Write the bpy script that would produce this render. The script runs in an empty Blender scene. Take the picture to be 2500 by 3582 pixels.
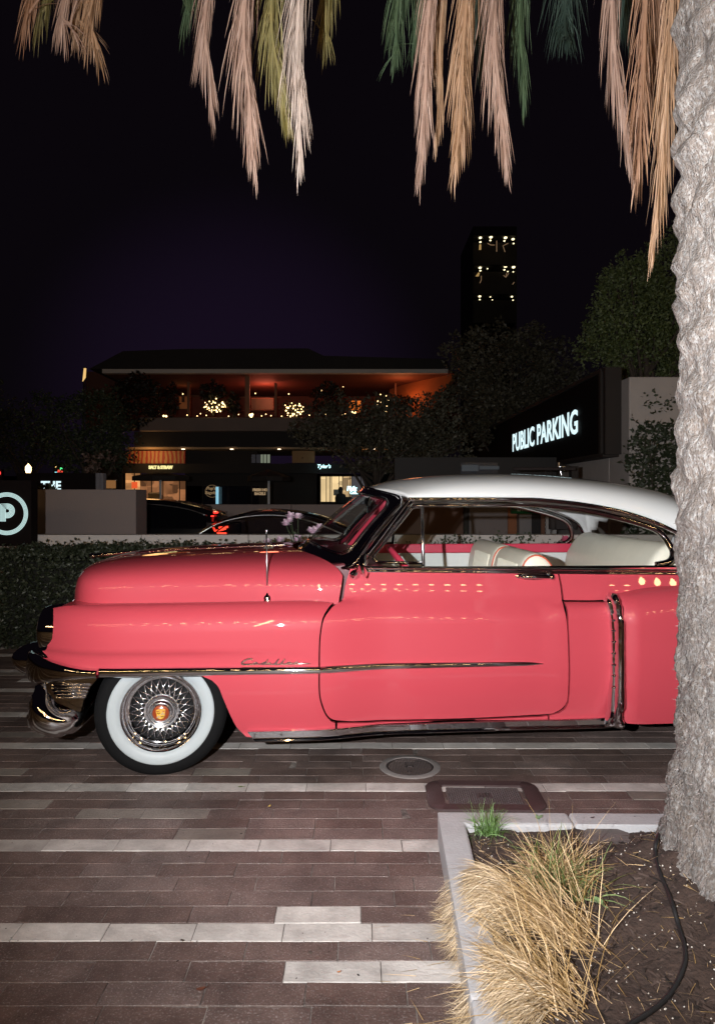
import bpy, bmesh, math, random
from mathutils import Vector, Matrix, noise
from mathutils.geometry import delaunay_2d_cdt, tessellate_polygon
random.seed(7)
sc = bpy.context.scene
COL = sc.collection
PI = math.pi

# ------------------------------------------------------------------ camera, night sky, flash, exposure
F, CX, HY, EYE = 2481.0, 1250.0, 1735.0, 1.497      # focal length and horizon measured in photo pixels, eye height in metres
cd = bpy.data.cameras.new('camera'); cam = bpy.data.objects.new('camera', cd); COL.objects.link(cam)
cam.location = (0, 0, EYE); cam.rotation_euler = (math.radians(90), 0, 0)
cd.sensor_fit = 'VERTICAL'; cd.sensor_height = 36.0; cd.lens = F / 3582 * 36.0
cd.shift_y = -(3582 / 2 - HY) / 3582; cd.clip_start = 0.05; cd.clip_end = 600
sc.camera = cam

w = bpy.data.worlds.new('World'); sc.world = w; w.use_nodes = True
nt = w.node_tree; nt.nodes.clear()
wo = nt.nodes.new('ShaderNodeOutputWorld'); bg = nt.nodes.new('ShaderNodeBackground')
tc = nt.nodes.new('ShaderNodeTexCoord'); sx = nt.nodes.new('ShaderNodeSeparateXYZ'); cr = nt.nodes.new('ShaderNodeValToRGB')
nt.links.new(tc.outputs['Generated'], sx.inputs[0]); nt.links.new(sx.outputs['Z'], cr.inputs[0])
cr.color_ramp.elements[0].position = 0.0; cr.color_ramp.elements[0].color = (.0026, .0018, .0030, 1)
cr.color_ramp.elements[1].position = 0.55; cr.color_ramp.elements[1].color = (.0027, .0018, .0030, 1)
e = cr.color_ramp.elements.new(0.17); e.color = (.0026, .0018, .0030, 1)
e = cr.color_ramp.elements.new(0.27); e.color = (.0027, .0018, .0031, 1)
# faint violet city glow low above the restaurant
gd = Vector((-.17, 1., .13)).normalized(); dp = nt.nodes.new('ShaderNodeVectorMath'); dp.operation = 'DOT_PRODUCT'; dp.inputs[1].default_value = gd
nt.links.new(tc.outputs['Generated'], dp.inputs[0]); gr_ = nt.nodes.new('ShaderNodeValToRGB'); nt.links.new(dp.outputs['Value'], gr_.inputs[0])
gr_.color_ramp.interpolation = 'EASE'
gr_.color_ramp.elements[0].position = .955; gr_.color_ramp.elements[0].color = (0,0,0,1); gr_.color_ramp.elements[1].position = 1.0; gr_.color_ramp.elements[1].color = (.0046,.0022,.0084,1)
ad = nt.nodes.new('ShaderNodeMix'); ad.data_type = 'RGBA'; ad.blend_type = 'ADD'; ad.inputs[0].default_value = 1.0
nt.links.new(cr.outputs[0], ad.inputs[6]); nt.links.new(gr_.outputs[0], ad.inputs[7]); nt.links.new(ad.outputs[2], bg.inputs[0]); bg.inputs[1].default_value = 1.0
nt.links.new(bg.outputs[0], wo.inputs[0])

fl = bpy.data.lights.new('camera_flash', 'SPOT'); flo = bpy.data.objects.new('camera_flash', fl); COL.objects.link(flo)
flo.location = (-0.42, -0.02, EYE + 0.10); flo.rotation_euler = (math.radians(92), 0, math.radians(-13))
fl.energy = 1010; fl.color = (0.96, 0.98, 1.0); fl.shadow_soft_size = 0.014
fl.spot_size = math.radians(103); fl.spot_blend = 0.8
vs = sc.view_settings; vs.view_transform = 'Standard'; vs.look = 'None'; vs.gamma = 1; vs.use_curve_mapping = False; vs.exposure = 0

# ------------------------------------------------------------------ helpers
def at(px, py, Y): return Vector(((px - CX) / F * Y, Y, EYE - (py - HY) / F * Y))
def ground(px, py, z=0.0):
    Y = F * (EYE - z) / (py - HY); return Vector(((px - CX) / F * Y, Y, z))
def sm(t): t = max(0., min(1., t)); return t * t * (3 - 2 * t)
def cl(t): return max(0., min(1., t))
def interp(pts, x):
    if x <= pts[0][0]: return pts[0][1]
    for (a, fa), (b, fb) in zip(pts, pts[1:]):
        if x <= b: return fa + (fb - fa) * (x - a) / (b - a)
    return pts[-1][1]
def spl(pts, n=8):
    "Catmull-Rom through pts"
    P = [Vector(p) for p in pts]; P = [2 * P[0] - P[1]] + P + [2 * P[-1] - P[-2]]; out = []
    for i in range(1, len(P) - 2):
        a, b, c, d = P[i - 1:i + 3]
        for k in range(n):
            t = k / n
            out.append(.5 * (2 * b + (c - a) * t + (2 * a - 5 * b + 4 * c - d) * t * t + (3 * b - a - 3 * c + d) * t ** 3))
    out.append(P[-2].copy()); return out
def sinterp(pts, x):
    "smooth (monotone-ish) interpolation of a table"
    if x <= pts[0][0]: return pts[0][1]
    if x >= pts[-1][0]: return pts[-1][1]
    n = len(pts)
    for i in range(n - 1):
        if x <= pts[i + 1][0]:
            x0, y0 = pts[i]; x1, y1 = pts[i + 1]; h = x1 - x0
            m = (y1 - y0) / h
            mp = (y0 - pts[i - 1][1]) / (x0 - pts[i - 1][0]) if i > 0 else m
            mn = (pts[i + 2][1] - y1) / (pts[i + 2][0] - x1) if i < n - 2 else m
            d0, d1 = (m + mp) / 2, (m + mn) / 2
            t = (x - x0) / h
            return (2*t**3-3*t*t+1)*y0+(t**3-2*t*t+t)*h*d0+(-2*t**3+3*t*t)*y1+(t**3-t*t)*h*d1

class MB:
    def __init__(s): s.v = []; s.f = []; s.n = None
    def add(s, vs, fs):
        b = len(s.v); s.v += [tuple(p) for p in vs]; s.f += [tuple(i + b for i in q) for q in fs]; return s
    def box(s, a, b, rot=None, about=None):
        x0, y0, z0 = a; x1, y1, z1 = b
        V = [Vector(p) for p in ((x0,y0,z0),(x1,y0,z0),(x1,y1,z0),(x0,y1,z0),(x0,y0,z1),(x1,y0,z1),(x1,y1,z1),(x0,y1,z1))]
        if rot is not None:
            o = Vector(about if about else ((x0+x1)/2,(y0+y1)/2,(z0+z1)/2)); V = [o + rot @ (p - o) for p in V]
        return s.add(V, [(0,3,2,1),(4,5,6,7),(0,1,5,4),(1,2,6,5),(2,3,7,6),(3,0,4,7)])
    def grid(s, rows, closed=False):
        nu = len(rows[0]); b = len(s.v)
        for r in rows: s.v += [tuple(p) for p in r]
        for i in range(len(rows) - 1):
            for j in range(nu if closed else nu - 1):
                k = (j + 1) % nu
                s.f.append((b+i*nu+j, b+i*nu+k, b+(i+1)*nu+k, b+(i+1)*nu+j))
        return s
    def tube(s, path, r, seg=8, sx=1.0, cap=True, up=None):
        P = [Vector(p) for p in path]; n = len(P)
        R = r if isinstance(r, (list, tuple)) else [r] * n
        rows = []; U = None
        for i in range(n):
            t = (P[min(i+1, n-1)] - P[max(i-1, 0)])
            t = t.normalized() if t.length > 1e-9 else Vector((0,0,1))
            if U is None:
                U = Vector(up) if up else (Vector((0,0,1)) if abs(t.z) < .9 else Vector((1,0,0)))
            elif up: U = Vector(up)
            U = (U - t * U.dot(t)); U = U.normalized() if U.length > 1e-6 else t.orthogonal().normalized()
            W = t.cross(U)
            rows.append([P[i] + (U * math.cos(a) + W * math.sin(a) * sx) * R[i] for a in [2*PI*k/seg for k in range(seg)]])
        b = len(s.v); s.grid(rows, True)
        if cap:
            s.f.append(tuple(b + k for k in reversed(range(seg)))); s.f.append(tuple(b + (n-1)*seg + k for k in range(seg)))
        return s
    def lathe(s, prof, M=None, seg=48, a0=0., a1=2*PI, cap=False):
        "prof = (r, h) list revolved about local z; M places it"
        M = M or Matrix.Identity(4); full = abs(a1 - a0 - 2*PI) < 1e-6
        N = seg if full else seg + 1
        rows = [[M @ Vector((r*math.cos(a0+(a1-a0)*k/seg), r*math.sin(a0+(a1-a0)*k/seg), h)) for k in range(N)] for r, h in prof]
        b = len(s.v); s.grid(rows, full)
        if cap:
            s.f.append(tuple(b + k for k in reversed(range(N)))); s.f.append(tuple(b + (len(prof)-1)*N + k for k in range(N)))
        return s
    def prism(s, poly, fn, a, b):
        "closed 2-D polygon, extruded from a to b; fn(p, q, h) gives the 3-D point"
        n = len(poly); base = len(s.v)
        s.v += [tuple(fn(p[0], p[1], a)) for p in poly] + [tuple(fn(p[0], p[1], b)) for p in poly]
        s.f += [(base+i, base+(i+1)%n, base+n+(i+1)%n, base+n+i) for i in range(n)]
        tr = tessellate_polygon([[Vector((p[0], p[1], 0)) for p in poly]])
        for t in tr: s.f.append(tuple(base+i for i in reversed(t))); s.f.append(tuple(base+n+i for i in t))
        return s
    def build(s, name, m=None, parent=None, smooth=False, bevel=0, angle=None, solid=0, recalc=True):
        me = bpy.data.meshes.new(name); me.from_pydata(s.v, [], s.f); me.update()
        if recalc:
            bm = bmesh.new(); bm.from_mesh(me); bmesh.ops.recalc_face_normals(bm, faces=bm.faces); bm.to_mesh(me); bm.free()
        if smooth: me.shade_smooth()
        if smooth and angle: me.set_sharp_from_angle(angle=math.radians(angle))
        o = bpy.data.objects.new(name, me); COL.objects.link(o)
        if m: me.materials.append(m)
        if bevel:
            b = o.modifiers.new('bevel', 'BEVEL'); b.width = bevel; b.segments = 2; b.limit_method = 'ANGLE'; b.angle_limit = math.radians(40)
        if solid:
            b = o.modifiers.new('solid', 'SOLIDIFY'); b.thickness = solid; b.offset = -1
        if parent: o.parent = parent
        return o

def tag(o, label=None, cat=None, group=None, kind=None):
    if label: o['label'] = label
    if cat: o['category'] = cat
    if group: o['group'] = group
    if kind: o['kind'] = kind
    return o
def thing(name, label, cat, loc=(0,0,0), rz=0, group=None):
    o = bpy.data.objects.new(name, None); COL.objects.link(o); o.location = loc; o.rotation_euler = (0,0,rz)
    o.empty_display_size = .2
    return tag(o, label, cat, group)
def copy_part(o, parent, loc=None):
    c = o.copy(); COL.objects.link(c); c.parent = parent
    if loc is not None: c.location = loc
    for ch in o.children: copy_part(ch, c)
    return c

def _in(n, *names):
    for k in names:
        if k in n.inputs: return n.inputs[k]
MATS = {}
def mat(name, col, rough=.6, metal=0., coat=0., var=None, bump=None, emit=None, estr=1., spec=None, coatr=.03, coords='Object', grain=None, stain=None):
    "var=(scale, colour2, contrast) noise mix; bump=(scale, strength[, detail]); grain = (scale, colour, lo, hi) speckles"
    m = bpy.data.materials.new(name); m.use_nodes = True; t = m.node_tree
    b = t.nodes['Principled BSDF']; b.inputs['Base Color'].default_value = (*col, 1)
    b.inputs['Roughness'].default_value = rough; b.inputs['Metallic'].default_value = metal
    if coat: b.inputs['Coat Weight'].default_value = coat; b.inputs['Coat Roughness'].default_value = coatr
    if spec is not None: b.inputs['Specular IOR Level'].default_value = spec
    if coords == 'World': tcn = t.nodes.new('ShaderNodeNewGeometry'); coords = 'Position'
    else: tcn = t.nodes.new('ShaderNodeTexCoord')
    last = None
    if var:
        n = t.nodes.new('ShaderNodeTexNoise'); n.inputs['Scale'].default_value = var[0]; n.inputs['Detail'].default_value = 8
        n.inputs['Roughness'].default_value = .65
        t.links.new(tcn.outputs[coords], n.inputs['Vector'])
        r = t.nodes.new('ShaderNodeValToRGB'); k = var[2] if len(var) > 2 else .25
        r.color_ramp.elements[0].position = .5 - k; r.color_ramp.elements[0].color = (*col, 1)
        r.color_ramp.elements[1].position = .5 + k; r.color_ramp.elements[1].color = (*var[1], 1)
        t.links.new(n.outputs['Fac'], r.inputs[0]); last = r.outputs[0]
    if grain:
        n = t.nodes.new('ShaderNodeTexNoise'); n.inputs['Scale'].default_value = grain[0]; n.inputs['Detail'].default_value = 3
        t.links.new(tcn.outputs[coords], n.inputs['Vector'])
        r = t.nodes.new('ShaderNodeMapRange'); r.inputs[1].default_value = grain[2]; r.inputs[2].default_value = grain[3]
        t.links.new(n.outputs['Fac'], r.inputs[0])
        mx = t.nodes.new('ShaderNodeMix'); mx.data_type = 'RGBA'
        t.links.new(r.outputs[0], mx.inputs[0])
        if last: t.links.new(last, mx.inputs[6])
        else: mx.inputs[6].default_value = (*col, 1)
        mx.inputs[7].default_value = (*grain[1], 1); last = mx.outputs[2]
    if stain:      # broad dirt blotches: (scale, darkest factor)
        n = t.nodes.new('ShaderNodeTexNoise'); n.inputs['Scale'].default_value = stain[0]; n.inputs['Detail'].default_value = 9; n.inputs['Roughness'].default_value = .7
        t.links.new(tcn.outputs[coords], n.inputs['Vector'])
        r = t.nodes.new('ShaderNodeMapRange'); r.inputs[1].default_value = .36; r.inputs[2].default_value = .62; r.inputs[3].default_value = stain[1]; r.inputs[4].default_value = 1.08
        t.links.new(n.outputs['Fac'], r.inputs[0]); hs = t.nodes.new('ShaderNodeHueSaturation'); t.links.new(r.outputs[0], hs.inputs['Value'])
        if last: t.links.new(last, hs.inputs['Color'])
        else: hs.inputs['Color'].default_value = (*col, 1)
        last = hs.outputs[0]
    if last: t.links.new(last, b.inputs['Base Color'])
    if bump:
        n = t.nodes.new('ShaderNodeTexNoise'); n.inputs['Scale'].default_value = bump[0]; n.inputs['Detail'].default_value = bump[2] if len(bump) > 2 else 6
        t.links.new(tcn.outputs[coords], n.inputs['Vector'])
        bp = t.nodes.new('ShaderNodeBump'); bp.inputs['Strength'].default_value = bump[1]; bp.inputs['Distance'].default_value = .01
        t.links.new(n.outputs['Fac'], bp.inputs['Height']); t.links.new(bp.outputs[0], b.inputs['Normal'])
    if emit:
        b.inputs['Emission Color'].default_value = (*emit, 1); b.inputs['Emission Strength'].default_value = estr
    MATS[name] = m; return m
def by_object(m, amount=.3, sat=.1, island=False):
    "make a material's colour differ a little from piece to piece (Object Info random)"
    t = m.node_tree; b = t.nodes['Principled BSDF']; inp = b.inputs['Base Color']
    oi = t.nodes.new('ShaderNodeNewGeometry' if island else 'ShaderNodeObjectInfo'); src = oi.outputs['Random Per Island' if island else 'Random']; hs = t.nodes.new('ShaderNodeHueSaturation')
    mr = t.nodes.new('ShaderNodeMapRange'); mr.inputs[3].default_value = 1 - amount; mr.inputs[4].default_value = 1 + amount
    t.links.new(src, mr.inputs[0]); t.links.new(mr.outputs[0], hs.inputs['Value'])
    ms = t.nodes.new('ShaderNodeMapRange'); ms.inputs[3].default_value = 1 + sat; ms.inputs[4].default_value = 1 - sat
    t.links.new(src, ms.inputs[0]); t.links.new(ms.outputs[0], hs.inputs['Saturation'])
    if inp.links: t.links.new(inp.links[0].from_socket, hs.inputs['Color'])
    else: hs.inputs['Color'].default_value = inp.default_value
    t.links.new(hs.outputs[0], inp); return m
def glass_mat(name, tint=(1,1,1), ior=1.5):
    m = bpy.data.materials.new(name); m.use_nodes = True; t = m.node_tree; t.nodes.clear()
    o = t.nodes.new('ShaderNodeOutputMaterial'); mx = t.nodes.new('ShaderNodeMixShader'); tr = t.nodes.new('ShaderNodeBsdfTransparent')
    gl = t.nodes.new('ShaderNodeBsdfGlossy'); lw_ = t.nodes.new('ShaderNodeLayerWeight'); pw_ = t.nodes.new('ShaderNodeMath'); pw_.operation = 'POWER'; pw_.inputs[1].default_value = 5.; t.links.new(lw_.outputs['Facing'], pw_.inputs[0]); fr = t.nodes.new('ShaderNodeMath'); fr.operation = 'MULTIPLY_ADD'; fr.inputs[1].default_value = .9 if ior > 1.3 else .45; fr.inputs[2].default_value = .05; t.links.new(pw_.outputs[0], fr.inputs[0])
    tr.inputs[0].default_value = (*tint, 1); gl.inputs['Roughness'].default_value = .01
    t.links.new(fr.outputs[0], mx.inputs[0]); t.links.new(tr.outputs[0], mx.inputs[1]); t.links.new(gl.outputs[0], mx.inputs[2])
    t.links.new(mx.outputs[0], o.inputs[0]); return m
def glow_var(name, col, s, scale=2.5, lo=.25):
    "lit window with the uneven brightness of a furnished room behind it"
    m = glow(name, col, s); t = m.node_tree; b = t.nodes['Principled BSDF']; tc_ = t.nodes.new('ShaderNodeNewGeometry')
    v = t.nodes.new('ShaderNodeTexVoronoi'); v.inputs['Scale'].default_value = scale; v.distance = 'CHEBYCHEV'; t.links.new(tc_.outputs['Position'], v.inputs['Vector'])
    n = t.nodes.new('ShaderNodeTexNoise'); n.inputs['Scale'].default_value = scale*.8; n.inputs['Detail'].default_value = 6; t.links.new(tc_.outputs['Position'], n.inputs['Vector'])
    sp = t.nodes.new('ShaderNodeSeparateColor'); t.links.new(v.outputs['Color'], sp.inputs[0])
    mu = t.nodes.new('ShaderNodeMath'); mu.operation = 'MULTIPLY'; t.links.new(sp.outputs[0], mu.inputs[0]); t.links.new(n.outputs['Fac'], mu.inputs[1])
    r = t.nodes.new('ShaderNodeMapRange'); r.inputs[1].default_value = .05; r.inputs[2].default_value = .4; r.inputs[3].default_value = s*lo; r.inputs[4].default_value = s*1.15
    t.links.new(mu.outputs[0], r.inputs[0]); t.links.new(r.outputs[0], b.inputs['Emission Strength']); return m
def glow(name, col, s): return mat(name, (0.02,0.02,0.02), .5, emit=col, estr=s)

def text_mesh(body, size, bold=0.0, depth=.01, align='LEFT', spacing=1.0, shear=0.0):
    "lettering from the built-in font as a mesh lying in x/y, z outward"
    c = bpy.data.curves.new('lettering', 'FONT'); c.body = body; c.size = size; c.offset = bold; c.extrude = depth
    c.align_x = align; c.space_character = spacing; c.shear = shear; c.resolution_u = 3
    o = bpy.data.objects.new('lettering', c); COL.objects.link(o)
    bpy.context.view_layer.update()
    me = bpy.data.meshes.new_from_object(o.evaluated_get(bpy.context.evaluated_depsgraph_get()))
    bpy.data.objects.remove(o); me.name = 'lettering'
    return me
def put_text(name, body, size, M, m, parent=None, bold=0., depth=.01, align='LEFT', spacing=1., shear=0., sx=1.0):
    me = text_mesh(body, size, bold, depth, align, spacing, shear)
    me.transform(Matrix.Diagonal((sx, 1, 1, 1))); me.transform(M)
    me.materials.clear(); me.materials.append(m)
    o = bpy.data.objects.new(name, me); COL.objects.link(o)
    if parent: o.parent = parent
    return o
def face_cam(p):      # lettering standing upright, facing -y
    return Matrix.Translation(p) @ Matrix.Rotation(PI/2, 4, 'X')

# ------------------------------------------------------------------ materials
M_pink  = mat('coral_paint', (.500,.058,.079), .5, coat=1.0, coatr=.016, spec=.18)
M_white = mat('white_paint', (.67,.675,.67), .4, coat=1.0, coatr=.03)
M_chrome= mat('chrome', (.78,.78,.80), .045, metal=1.0)
M_brush = mat('brushed_steel', (.55,.55,.56), .28, metal=1.0)
M_black = mat('black_gap', (.003,.003,.003), .9, spec=.02)
M_silver= mat('bright_wire', (.80,.80,.82), .20, metal=1.0)

M_rubber= mat('tyre_rubber', (.0055,.0055,.006), .8, bump=(60,.15), spec=.15)
M_ww    = mat('whitewall_rubber', (.43,.47,.485), .5, var=(14,(.39,.43,.445),.3))
M_leather=mat('cream_leather', (.86,.83,.70), .42, var=(6,(.78,.75,.63),.3), bump=(220,.08))
M_redpipe=mat('red_piping', (.55,.10,.05), .4)
M_pinktrim=mat('pink_vinyl', (.62,.045,.09), .4)
M_whitetrim=mat('white_vinyl', (.70,.72,.70), .4)
M_dash = mat('maroon_dash', (.10,.014,.020), .35)
M_carpet= mat('dark_carpet', (.03,.02,.02), .9)
M_glass = glass_mat('window_glass', (.90,.93,.92)); M_wsglass = glass_mat('windshield_glass', (.84,.88,.87), 1.25)
M_enamel_y = mat('gold_enamel', (.75,.42,.05), .3, coat=.8)
M_enamel_r = mat('red_enamel', (.55,.05,.02), .3, coat=.8)
M_lens  = mat('headlight_lens', (.6,.62,.65), .08, coat=1.)
def stones(isl):
    n = '_field' if isl else ''
    return (by_object(mat('brown_stone'+n, (.172,.118,.102), .56, stain=(2.1,.52), var=(9,(.108,.076,.067),.22), bump=(90,.35), grain=(170,(.33,.28,.265),.56,.72), coords='World'), .17, .12, isl),
            by_object(mat('pale_stone'+n, (.62,.585,.55), .6, stain=(2.6,.66), var=(9,(.42,.385,.36),.24), bump=(70,.25), grain=(120,(.14,.10,.09),.70,.78), coords='World'), .12, .1, isl),
            by_object(mat('tan_stone'+n, (.27,.235,.205), .62, stain=(2.1,.6), var=(6,(.20,.17,.15),.3), bump=(80,.3), grain=(150,(.4,.36,.33),.68,.76), coords='World'), .2, .1, isl))
ST_ONE, ST_FIELD = stones(False), stones(True)
M_joint = mat('joint_sand', (.30,.265,.24), .95, var=(7,(.04,.03,.027),.12), bump=(120,.6))
M_conc  = mat('kerb_concrete', (.46,.45,.46), .8, var=(7,(.36,.35,.36),.3), bump=(90,.3), grain=(60,(.12,.1,.1),.72,.78))
M_soil  = mat('dark_soil', (.030,.018,.014), .95, var=(18,(.062,.037,.028),.25), bump=(60,1.0), grain=(140,(.35,.30,.26),.74,.78))
M_iron  = mat('cast_iron', (.030,.024,.024), .55, var=(20,(.05,.035,.034),.3), bump=(120,.3))
M_ironw = mat('worn_iron_lid', (.085,.065,.066), .5, var=(16,(.05,.04,.04),.3), bump=(140,.4))
M_brownrim = mat('dark_polymer_concrete', (.040,.022,.022), .55, var=(9,(.065,.04,.04),.3), bump=(110,.25))
M_wallc = mat('grey_concrete_wall', (.27,.21,.195), .85, var=(3,(.24,.20,.19),.35), bump=(40,.25), coords='Object')
M_wallp = mat('pale_wall', (.55,.50,.47), .8, var=(4,(.46,.42,.40),.3), bump=(60,.2))
M_dark  = mat('black_panel', (.009,.006,.006), .85, spec=.08)
M_sign  = glow('sign_white', (.72,.95,1.0), 1.15)

# ================================================================== THE CAR
OX, OY, YAW = -1.105, 4.649, math.radians(3)
_c, _s = math.cos(YAW), math.sin(YAW)
def cs(px, py, lat):
    "photo pixel -> (x, z) in the car's own frame on the plane y = -lat"
    d = ((px - CX) / F, 1, -(py - HY) / F); ox, oy = -OX, -OY
    lo = (_c*ox + _s*oy, -_s*ox + _c*oy); ld = (_c*d[0] + _s*d[1], -_s*d[0] + _c*d[1])
    k = (-lat - lo[1]) / ld[1]
    return lo[0] + k*ld[0], EYE + k*d[2]
def onsurf(px, py, fn):
    lat = .93
    for _ in range(8):
        x, z = cs(px, py, lat); lat = fn(x, z)
    return x, z
car = thing('vintage_coupe', 'glossy coral pink vintage hardtop coupe with white roof and whitewall tyre, parked side on', 'car', (OX, OY, 0), YAW)

ZC = [(-.66,.893),(-.60,.906),(-.54,.916),(-.445,.924),(.2,.935),(.97,.941),(2.18,.921),(2.6,.921)]
def zcr(x): return sinterp(ZC, x)
def LAT(x, z):
    "half width of the body side at station x, height z"
    t = zcr(x) - z
    fr = 1 - sm((x - .82) / .42); rr = sm((x - 2.02) / .16)
    b = .055 + .06 * fr + .01 * rr; ww = .15
    q = cl(t / ww); Sq = math.sqrt(max(0, 1 - (1 - q) ** 2)); Ss = sm((t + .045) / .16)
    q2 = cl(t / .09); Sr = math.sqrt(max(0, 1 - (1 - q2) ** 2))
    S = (fr * Sq + (1 - fr) * Ss) * (1 - rr) + rr * Sr
    L = .895 - .045 * cl(-t / .18) ** 1.4
    L += b * S
    # faint crease along the flank, tuck-under below
    L -= .020 * sm((.712 - z) / .045) * (1 - sm((x - .1) / .75))
    tl = cl((.66 - z) / .42); L -= .085 * tl * tl
    # nose: fender narrows to the headlamp
    if x < -.12: L -= .16 * cl((-.12 - x) / .52) ** 2.3
    return L
ZT = [(2.40,.955),(2.5,.966),(2.6,.985),(2.75,1.0),(2.95,1.008),(3.4,1.02),(3.9,1.05),(4.3,1.08),(4.5,1.05),(4.62,.98)]
def LATR(x, z):
    "rear fender"
    t = sinterp(ZT, x) - z; q = cl(t / .16)
    L = .885 + .135 * math.sqrt(max(0, 1 - (1 - q) ** 2)) * sm((x - 2.30) / .26)
    tl = cl((.66 - z) / .42); L -= .07 * tl * tl
    if x > 3.9: L -= .16 * cl((x - 3.9) / .75) ** 2.2
    return L
def inpoly(x, y, P):
    c = False; j = len(P) - 1
    for i in range(len(P)):
        if (P[i][1] > y) != (P[j][1] > y) and x < (P[j][0]-P[i][0])*(y-P[i][1])/(P[j][1]-P[i][1]) + P[i][0]: c = not c
        j = i
    return c
def edist(x, y, P):
    best = 9.; n = len(P)
    for i in range(n):
        ax, ay = P[i]; bx, by = P[(i+1) % n]; dx, dy = bx-ax, by-ay; L = dx*dx + dy*dy
        t = cl(((x-ax)*dx + (y-ay)*dy) / L) if L > 0 else 0
        best = min(best, math.hypot(ax+t*dx-x, ay+t*dy-y))
    return best
def resample(P, step):
    out = []; n = len(P)
    for i in range(n):
        a, b = P[i], P[(i+1) % n]; L = math.hypot(b[0]-a[0], b[1]-a[1]); k = max(1, int(math.ceil(L / step)))
        for j in range(k): out.append((a[0]+(b[0]-a[0])*j/k, a[1]+(b[1]-a[1])*j/k))
    return out
def smooth_poly(P, corners=(), n=4):
    "round a closed polygon with Catmull-Rom except at the listed corner indices"
    N = len(P); out = []
    for i in range(N):
        p0, p1, p2, p3 = P[i-1], P[i], P[(i+1) % N], P[(i+2) % N]
        if i in corners: p0 = (2*p1[0]-p2[0], 2*p1[1]-p2[1])
        if (i+1) % N in corners: p3 = (2*p2[0]-p1[0], 2*p2[1]-p1[1])
        for k in range(n):
            t = k / n
            out.append(tuple(.5*(2*p1[m]+(p2[m]-p0[m])*t+(2*p0[m]-5*p1[m]+4*p2[m]-p3[m])*t*t+(3*p1[m]-p0[m]-3*p2[m]+p3[m])*t**3) for m in (0,1)))
    return out
def panel(name, P, fn, side, m, parent, step=.035, flange=.022, extra=(), off=0.0):
    "sheet-metal panel: outline P in (x, z), skin at y = side*fn(x, z), edges turned inwards; analytic normals"
    P = resample(P, step); n = len(P)
    pts = [Vector(p) for p in P]
    xs = [p[0] for p in P]; zs = [p[1] for p in P]
    x = min(xs) + step * .5; cand = list(extra)
    while x < max(xs):
        z = min(zs) + step * .5
        while z < max(zs): cand.append((x, z)); z += step
        x += step
    for q in cand:
        if inpoly(q[0], q[1], P) and edist(q[0], q[1], P) > step * .3: pts.append(Vector(q))
    vo, eo, fo, *_ = delaunay_2d_cdt(pts, [], [list(range(n))], 1, 1e-6)
    h = 2e-3; V = []; N = []
    for v in vo:
        X, Z = v.x, v.y; L = fn(X, Z) + off
        gx = (fn(X+h, Z) - fn(X-h, Z)) / (2*h); gz = (fn(X, Z+h) - fn(X, Z-h)) / (2*h)
        V.append((X, side*L, Z)); N.append(Vector((-gx, side, -gz)).normalized())
    Fc = [tuple(f) for f in fo]
    # boundary loop = first n input points, in order
    b0 = len(V); cxm = sum(xs)/n; czm = sum(zs)/n
    if flange:
        ring = []
        for i in range(n):
            X, Z = P[i]; L = fn(X, Z) + off
            V.append((X, side*L, Z)); N.append(None); ring.append(len(V)-1)
        for i in range(n):
            X, Z = P[i]; L = fn(X, Z) + off - flange
            V.append((X, side*L, Z)); N.append(None)
        for i in range(n): Fc.append((ring[i], ring[(i+1) % n], ring[(i+1) % n]+n, ring[i]+n))
    # orient skin faces outward
    Fo = []
    for f in Fc:
        a, b, c = (Vector(V[f[0]]), Vector(V[f[1]]), Vector(V[f[2]])); nn = (b-a).cross(c-a)
        if N[f[0]] is not None:
            if nn.dot(N[f[0]]) < 0: f = tuple(reversed(f))
        else:
            mid = (a + c) / 2; ref = Vector((mid.x - cxm, 0, mid.z - czm))
            # away from the polygon: test a point just beside the edge
            d = nn.normalized() if nn.length > 0 else ref
            if inpoly(mid.x + d.x*.004, mid.z + d.z*.004, P): f = tuple(reversed(f))
        Fo.append(f)
    me = bpy.data.meshes.new(name); me.from_pydata(V, [], Fo); me.update(); me.shade_smooth()
    nl = []
    for p in me.polygons:
        for vi in p.vertices: nl.append(N[vi] if N[vi] is not None else p.normal.copy())
    me.normals_split_custom_set([tuple(q) for q in nl])
    me.materials.append(m)
    o = bpy.data.objects.new(name, me); COL.objects.link(o); o.parent = parent
    return o
def px_poly(L, fn, clampz=None):
    out = []
    for a, b in L:
        x, z = onsurf(a, b, fn)
        if clampz: z = min(z, clampz(x) - .0005)
        out.append((x, z))
    return out
# --- front fenders
topx = [k / 100 for k in range(-64, 100, 3)]
fx = [(x, zcr(x) - d) for x in topx for d in (.004, .012, .024, .040, .062, .090, .118, .145)]
fend = px_poly([(165,2134),(185,2128),(215,2122),(257,2117),(400,2113),(550,2110),(702,2108),(936,2104),(1100,2103),(1164,2110),(1148,2126),(1128,2162),(1119,2210),(1115,2260),(1114,2349),(1115,2427),(1126,2474),(1141,2506),(1160,2526),(1172,2529),
    (1172,2560),(1000,2568),(881,2579),(862,2577),(850,2566),(827,2542),(803,2495),(780,2441),(764,2403),(741,2380),(715,2369),(690,2364),(500,2362),(345,2360),(225,2352),(196,2344),(182,2333),(175,2316),(165,2294),(152,2280),(142,2262),(138,2240),(139,2220),(143,2180),(150,2150)], LAT, zcr)
fend = smooth_poly(fend, corners=(9, 18, 19, 20, 22, 29, 32, 33), n=3)
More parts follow.
